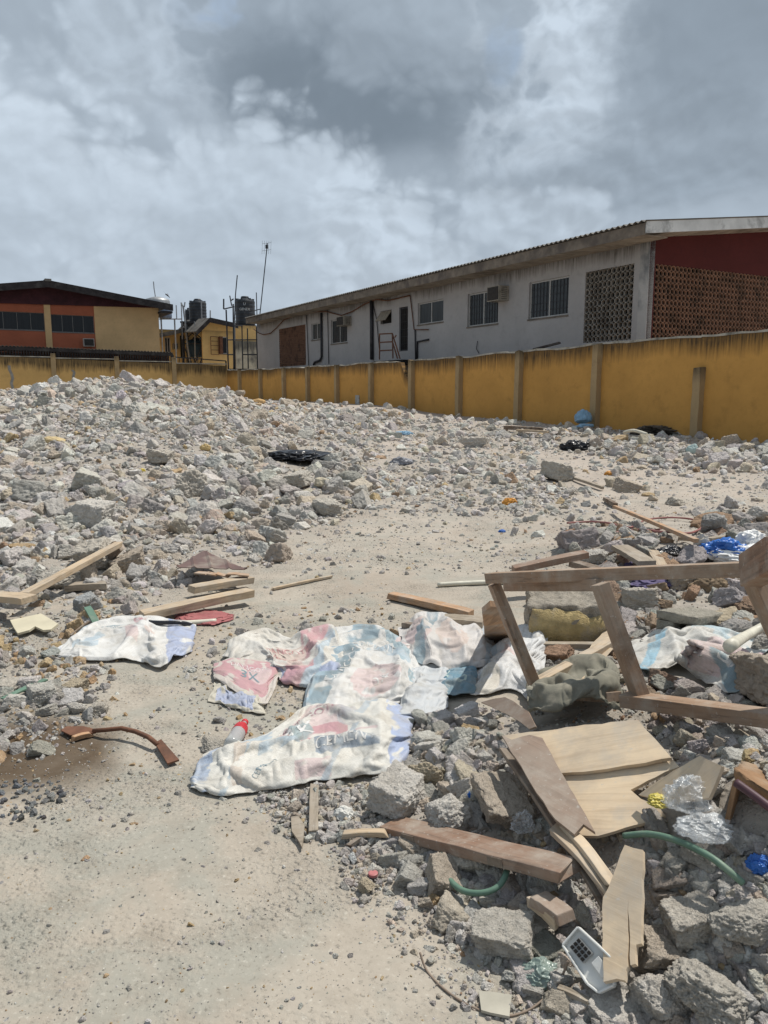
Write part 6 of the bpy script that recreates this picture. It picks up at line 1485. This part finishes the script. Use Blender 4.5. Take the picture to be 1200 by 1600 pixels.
lump('painted_lump', 'lower blue-painted slab at the foot of the long ochre wall', 'chunk', 914, 664, 26, 8, P_SCRAPB, 32, fold=.1, wall=.7)
lump('scrap', 'cyan scrap at the left end of the mound crest', 'scrap', 33, 612, 10, 8, plastic('cyan', (.05, .30, .36)), 33)
lump('plaster_lump', 'orange-faced plaster flake on the right shoulder of the mound', 'chunk', 404, 627, 22, 10, simple('orange_plaster', (.55, .36, .17), .9, .15), 34, fold=.1, depth=.5)
lump('plaster_lump', 'yellow plaster flake high on the left mound', 'chunk', 83, 686, 34, 14, simple('yellow_plaster', (.55, .43, .24), .9, .15), 35, fold=.1, depth=.6)
lump('plaster_lump', 'small yellow plaster flake near the middle of the mound', 'chunk', 321, 700, 16, 14, simple('yellow_plaster_pale', (.52, .38, .18), .9, .15), 36, fold=.1, depth=.6)
lump('painted_lump', 'pale turquoise slab on the rubble bank near the right edge', 'chunk', 1082, 702, 20, 18, simple('turquoise_paint', (.42, .52, .50), .9, .15), 37, fold=.1, depth=.5)
def dark_plank_by_wall():
    plank((790, 668), (846, 672), .14, .10, W_DK, 'dark charred board on the bank beside the wall', name='board', cat='board', l0=.12)
    plank((808, 673), (856, 675), .10, .05, W_TAN, 'pale board in front of the dark charred board', name='board', cat='board', l0=.14)
dark_plank_by_wall()
def hose(name, label, pts, r, mat, cat='hose', lift=None, n=10, sub=5):
    P_ = [g1(x, y, r*1.0+l+(lift or 0)) for x, y, l in [(*p, 0) if len(p) == 2 else p for p in pts]]
    out = []
    for i in range(len(P_)-1):                 # catmull-rom
        a, b, c, d = P_[max(i-1, 0)], P_[i], P_[i+1], P_[min(i+2, len(P_)-1)]
        for k in range(sub):
            t = k/sub; out.append(.5*((2*b)+(c-a)*t+(2*a-5*b+4*c-d)*t*t+(3*b-a-3*c+d)*t**3))
    out.append(P_[-1]); return tag(MB().tube(out, r, n).build(name, mat, smooth=True), label, cat)
hose('hose', 'green hose looping out from under the varnished brown plank', [(694, 1318, .05), (692, 1345, .05), (700, 1372, .04), (722, 1392, .05), (752, 1396, .06), (778, 1386, .07), (792, 1362, .08), (790, 1344, .05)], .0095, P_GREEN)
hose('hose', 'green hose emerging from under the plywood panel at the right', [(975, 1306, .10), (1010, 1302, .12), (1045, 1308, .14), (1080, 1322, .14), (1115, 1342, .14), (1140, 1362, .12), (1160, 1380, .08)], .0095, P_GREEN)
hose('wire', 'stiff brown wire curving across the sand at the bottom', [(656, 1490, .03), (668, 1520, .0), (700, 1552), (740, 1576), (785, 1588), (825, 1578), (858, 1552, .01), (876, 1528, .03), (888, 1500, .08)], .0032, simple('brown_wire', (.22, .17, .13), .7), 'wire', n=6)
hose('hose', 'dull red hose tangled beside the long thin stick', [(886, 818), (920, 815), (950, 818), (985, 824), (1010, 812), (1050, 808), (1086, 812), (1098, 822), (1080, 832), (1050, 832), (1020, 830)], .011, P_REDH, lift=.03)
hose('hose', 'dull red hose end lying straight on the sand left of the tangle', [(960, 832), (990, 828), (1020, 828), (1034, 826)], .010, P_REDH)
hose('pipe', 'cream plastic pipe lying on the sand left of the timber frame corner', [(684, 913), (730, 911), (795, 909)], .02, P_PVC, 'pipe')
hose('pipe', 'white plastic pipe sloping up at the right edge behind the torn bag', [(1140, 1010, .1), (1170, 992, .14), (1220, 966, .2)], .028, P_PVC, 'pipe')
hose('pipe', 'cream pipe lying in front of the faded red cloth', [(248, 972), (290, 973), (338, 970)], .018, P_PVC, 'pipe')
hose('pipe', 'thin black pipe lying across the top of the single white bag', [(212, 968, .03), (240, 972, .06), (280, 972, .06), (300, 976, .02)], .014, P_BLACK, 'pipe')
hose('pipe', 'pale bent pipe on the rubble bank at the foot of the long ochre wall', [(975, 676, .12), (990, 672, .2), (1010, 680, .14)], .035, P_PVC, 'pipe')
def bottle():
    a = g1(360, 1166, .035); b = at(383, 1128, g1(380, 1140).y); ax = (b-a).normalized(); L = (b-a).length*1.0
    th = thing('bottle', 'clear plastic drink bottle with a red label and cap lying beside the big spread bag', 'bottle', tuple(a))
    m, t, bs, o = nt('clear_pet'); bs.inputs['Base Color'].default_value = (.55, .57, .56, 1); bs.inputs['Roughness'].default_value = .15; bs.inputs['Specular IOR Level'].default_value = .6
    tp = t.nodes.new('ShaderNodeBsdfTransparent'); mx = t.nodes.new('ShaderNodeMixShader'); mx.inputs[0].default_value = .62; t.links.new(tp.outputs[0], mx.inputs[1]); t.links.new(bs.outputs[0], mx.inputs[2]); t.links.new(mx.outputs[0], o.inputs[0])
    r = .034
    MB().lathe(a, [(r*.6, 0), (r*.95, L*.03), (r, L*.08), (r*.97, L*.25), (r, L*.3), (r, L*.62), (r*.9, L*.72), (r*.55, L*.85), (r*.42, L*.9), (r*.42, L*.95)], 24, ax).build('body', m, th, smooth=True)
    MB().lathe(a, [(r*1.02, L*.52), (r*1.03, L*.54), (r*1.02, L*.66), (r*.94, L*.73), (r*.7, L*.81)], 24, ax).build('label_sleeve', plastic('red_label', (.52, .03, .04), .4, dirt=.1), th, smooth=True)
    MB().lathe(a, [(r*.5, L*.93), (r*.5, L*1.0), (r*.4, L*1.01)], 16, ax).build('cap', plastic('red_cap', (.55, .03, .04), .4, dirt=.05), th, smooth=True)
bottle()
def iron():
    th = thing('shovel_iron', 'rusty bent iron tool with a flat blade and a curved shank on the damp sand', 'tool', tuple(g1(190, 1150)))
    q = lambda x, y, l=.02: g1(x, y, l)
    o = MB().prism([q(95, 1142), q(104, 1136), q(130, 1136), q(148, 1141), q(150, 1146), q(128, 1150), q(110, 1150)], .006).build('blade', M_RUST, th)
    pts = [q(146, 1143, .025), q(165, 1141, .04), q(190, 1138, .05), q(212, 1143, .05), q(232, 1152, .045), q(246, 1164, .03)]
    MB().tube(pts, .011, 8).build('shank', M_RUST, th, smooth=True)
    MB().prism([q(242, 1162, .025), q(252, 1157, .03), q(280, 1188, .02), q(262, 1194, .018)], .008).build('flat_end', M_RUST, th)
iron()
plank((112, 1156), (142, 1148), .025, .02, W_OR, 'orange wood splinter in front of the rusty blade', name='splinter', cat='splinter', l0=.015)
def cover():
    P0 = g1(890, 1480, .09); P1 = g1(950, 1500, .10); P2 = g1(935, 1550, .05); n = (P1-P0).cross(P2-P0).normalized(); n = n if n.z > 0 else -n
    q = lambda x, y, l=0.: on_plane(x, y, P0, n)+n*l
    th = thing('plastic_cover', 'white plastic appliance cover with a grid of small windows at the bottom of the heap', 'cover', tuple(P0))
    m = plastic('white_abs', (.66, .66, .63), .45, dirt=.35, var=.05)
    ol = [(882, 1478), (906, 1450), (958, 1498), (962, 1540), (938, 1552), (920, 1538)]; c = Vector((0, 0, 0))
    MB().prism([q(*p) for p in ol], .005, n).build('back_plate', m, th)
    mb = MB()
    for i in range(len(ol)): mb.beam(q(*ol[i], .007), q(*ol[(i+1) % len(ol)], .007), .006, .018, up=n)
    mb.build('rim', m, th, bevel=.002)
    A, B, D = q(893, 1481, .010), q(908, 1466, .010), q(914, 1506, .010); e1 = (B-A); e2 = (D-A)
    gm = plastic('grey_grid', (.38, .38, .37), .5, dirt=.2)
    mb = MB(); mb.prism([A, B, B+e2, A+e2], .008, n); gp = mb.build('grid_panel', gm, th)
    for i in range(3):
        mb = MB()
        for j in range(4):
            c = A+e1*((i+.5)/3)+e2*((j+.5)/4)+n*.0065; mb.prism([c-e1*.11-e2*.08, c+e1*.11-e2*.08, c+e1*.11+e2*.08, c-e1*.11+e2*.08], .004, n)
        mb.build('window_row', M_DARK, gp)
    A, B, D = q(926, 1506, .009), q(938, 1494, .009), q(944, 1530, .009); e1 = B-A; e2 = D-A
    MB().prism([A, B, B+e2, A+e2], .008, n).build('terminal_block', m, th, bevel=.002)
cover()
def cap():
    a = g1(583, 1368, .012); tag(MB().lathe(a, [(.016, 0), (.016, .008), (.012, .01)], 20).build('bottle_stopper', plastic('faded_red', (.42, .14, .14), .6)), 'faded red bottle cap above the single yellowish stone', 'bottle cap')
cap()
def roughen(o, amp=.012, k=9., size=.022):
    bm = bmesh.new(); bm.from_mesh(o.data)
    for _ in range(5):
        es = [e for e in bm.edges if e.calc_length() > size]
        if not es: break
        bmesh.ops.subdivide_edges(bm, edges=es, cuts=1, use_grid_fill=True)
    bmesh.ops.triangulate(bm, faces=bm.faces); bm.normal_update(); p = np.array([v.co[:] for v in bm.verts]); q = p+np.array(wloc(o))
    f = amp*(fbm(q*k, 4, .65)*1.4-.9*np.clip(perlin(q*k*1.9+5)-.15, 0, 1)*2); e = np.stack([fbm(q*k+7, 3), fbm(q*k+19, 3), fbm(q*k+31, 3)], -1)*amp*.7
    for v, d, w in zip(bm.verts, f, e): v.co += v.normal*float(d)+Vector(w)
    bm.to_mesh(o.data); bm.free(); o.modifiers.clear(); o.data.polygons.foreach_set('use_smooth', [True]*len(o.data.polygons)); return o
def hollow_block():
    th = thing('concrete_block', 'grey hollow concrete block with one dark core behind the torn bag', 'block', tuple(g1(1080, 985)))
    a = g1(1040, 1000, .0); Yb = a.y
    m = M_BLOCK
    top = [at(1026, 953, Yb+.02), at(1082, 948, Yb+.30), at(1136, 957, Yb+.22), at(1090, 966, Yb-.06)]
    h = Vector((0, 0, -.17)); U = (top[3]-top[0]).normalized()
    MB().hexa([p+Vector((0, 0, -.055)) for p in top]+top).build('upper_web', m, th)
    roughen(C.objects[-1], .008)
    t2 = [p+Vector((0, 0, -.057)) for p in top]
    l = lambda i, j, f: t2[i].lerp(t2[j], f)
    for f0, f1 in ((0, .42), (.72, 1.)):
        q = [l(0, 3, f0), l(1, 2, f0), l(1, 2, f1), l(0, 3, f1)]
        MB().hexa([p+Vector((0, 0, -.16)) for p in q]+q).build('cross_web', m, th, bevel=.008)
    b = [p+Vector((0, 0, -.219)) for p in top]; MB().hexa([p+Vector((0, 0, -.05)) for p in b]+b).build('lower_web', m, th, bevel=.008)
M_BLOCK = rock_mat('block_concrete', False)
def set_col(o, c):
    o.color = (*c, 1)
    for ch in o.children: set_col(ch, c)
hollow_block()
for o in list(C.objects):
    if o.name.startswith('concrete_block') and o.parent is None: set_col(o, (.37, .345, .29))
def yellow_block():
    th = thing('wall_block', 'fallen wall block with yellow paint on its face behind the timber frame', 'block', tuple(g1(900, 1000)))
    P0 = g1(845, 1010, -.02); Yb = P0.y
    f = [at(826, 1012, Yb), at(956, 1016, Yb-.05), at(950, 946, Yb-.05), at(826, 948, Yb)]; back = Vector((.05, .35, .03))
    vs = f+[p+back for p in f]
    o = MB().hexa([vs[0], vs[1], vs[5], vs[4], vs[3], vs[2], vs[6], vs[7]]).build('block_body', M_BLOCK, th); o.color = (.40, .36, .30, 1); roughen(o, .03, 6., .025)
    n = Vector((0, -1, 0)); pts = []
    for (x, y) in [(828, 1000), (826, 975), (832, 951), (850, 953), (868, 949), (884, 956), (905, 955), (922, 966), (938, 961), (953, 966), (954, 985), (944, 998), (930, 1006), (918, 1001), (905, 1008), (893, 1002), (880, 1008), (862, 1003), (850, 1009)]:
        pts.append(at(x, y, Yb-.012-(.05*(x-826)/130)))
    pl = MB().prism(pts, .012).build('yellow_plaster', simple('yellow_paint', (.46, .36, .18), .9, .3, 9., dirt=(.42, .37, .29), bmp=.8, bd=.02), th); roughen(pl, .005, 16., .02)
yellow_block()
def clay_block():
    th = thing('clay_block', 'broken hollow brown clay block at the right edge of the heap', 'block', tuple(g1(1165, 1290)))
    a = g1(1150, 1290, .0); Yb = a.y; m = simple('clay', (.30, .18, .10), .95, .3, 9., dirt=(.33, .26, .19), bmp=.7, bd=.01)
    T = [at(1146, 1200, Yb+.02), at(1166, 1192, Yb+.2), at(1230, 1205, Yb+.2), at(1216, 1246, Yb-.12)]
    MB().hexa([p+Vector((0, 0, -.035)) for p in T]+T).build('top_shell', m, th)
    roughen(C.objects[-1], .010)
    S = [T[0]+Vector((0, 0, -.036)), T[0].lerp(T[3], .12)+Vector((0, 0, -.036)), T[1].lerp(T[2], .12)+Vector((0, 0, -.036)), T[1]+Vector((0, 0, -.036))]
    MB().hexa([p+Vector((-.03, -.02, -.16)) for p in S]+S).build('side_shell', m, th, bevel=.006)
    B = [p+Vector((-.02, -.01, -.19)) for p in T]; MB().hexa([p+Vector((0, 0, -.03)) for p in B]+B).build('lower_shell', m, th, bevel=.006)
clay_block()
hose('pipe', 'dark purple pipe across the hollow of the clay block', [(1150, 1222, .2), (1180, 1244, .19), (1215, 1270, .18)], .012, simple('purple_pipe', (.09, .045, .055), .5), 'pipe')
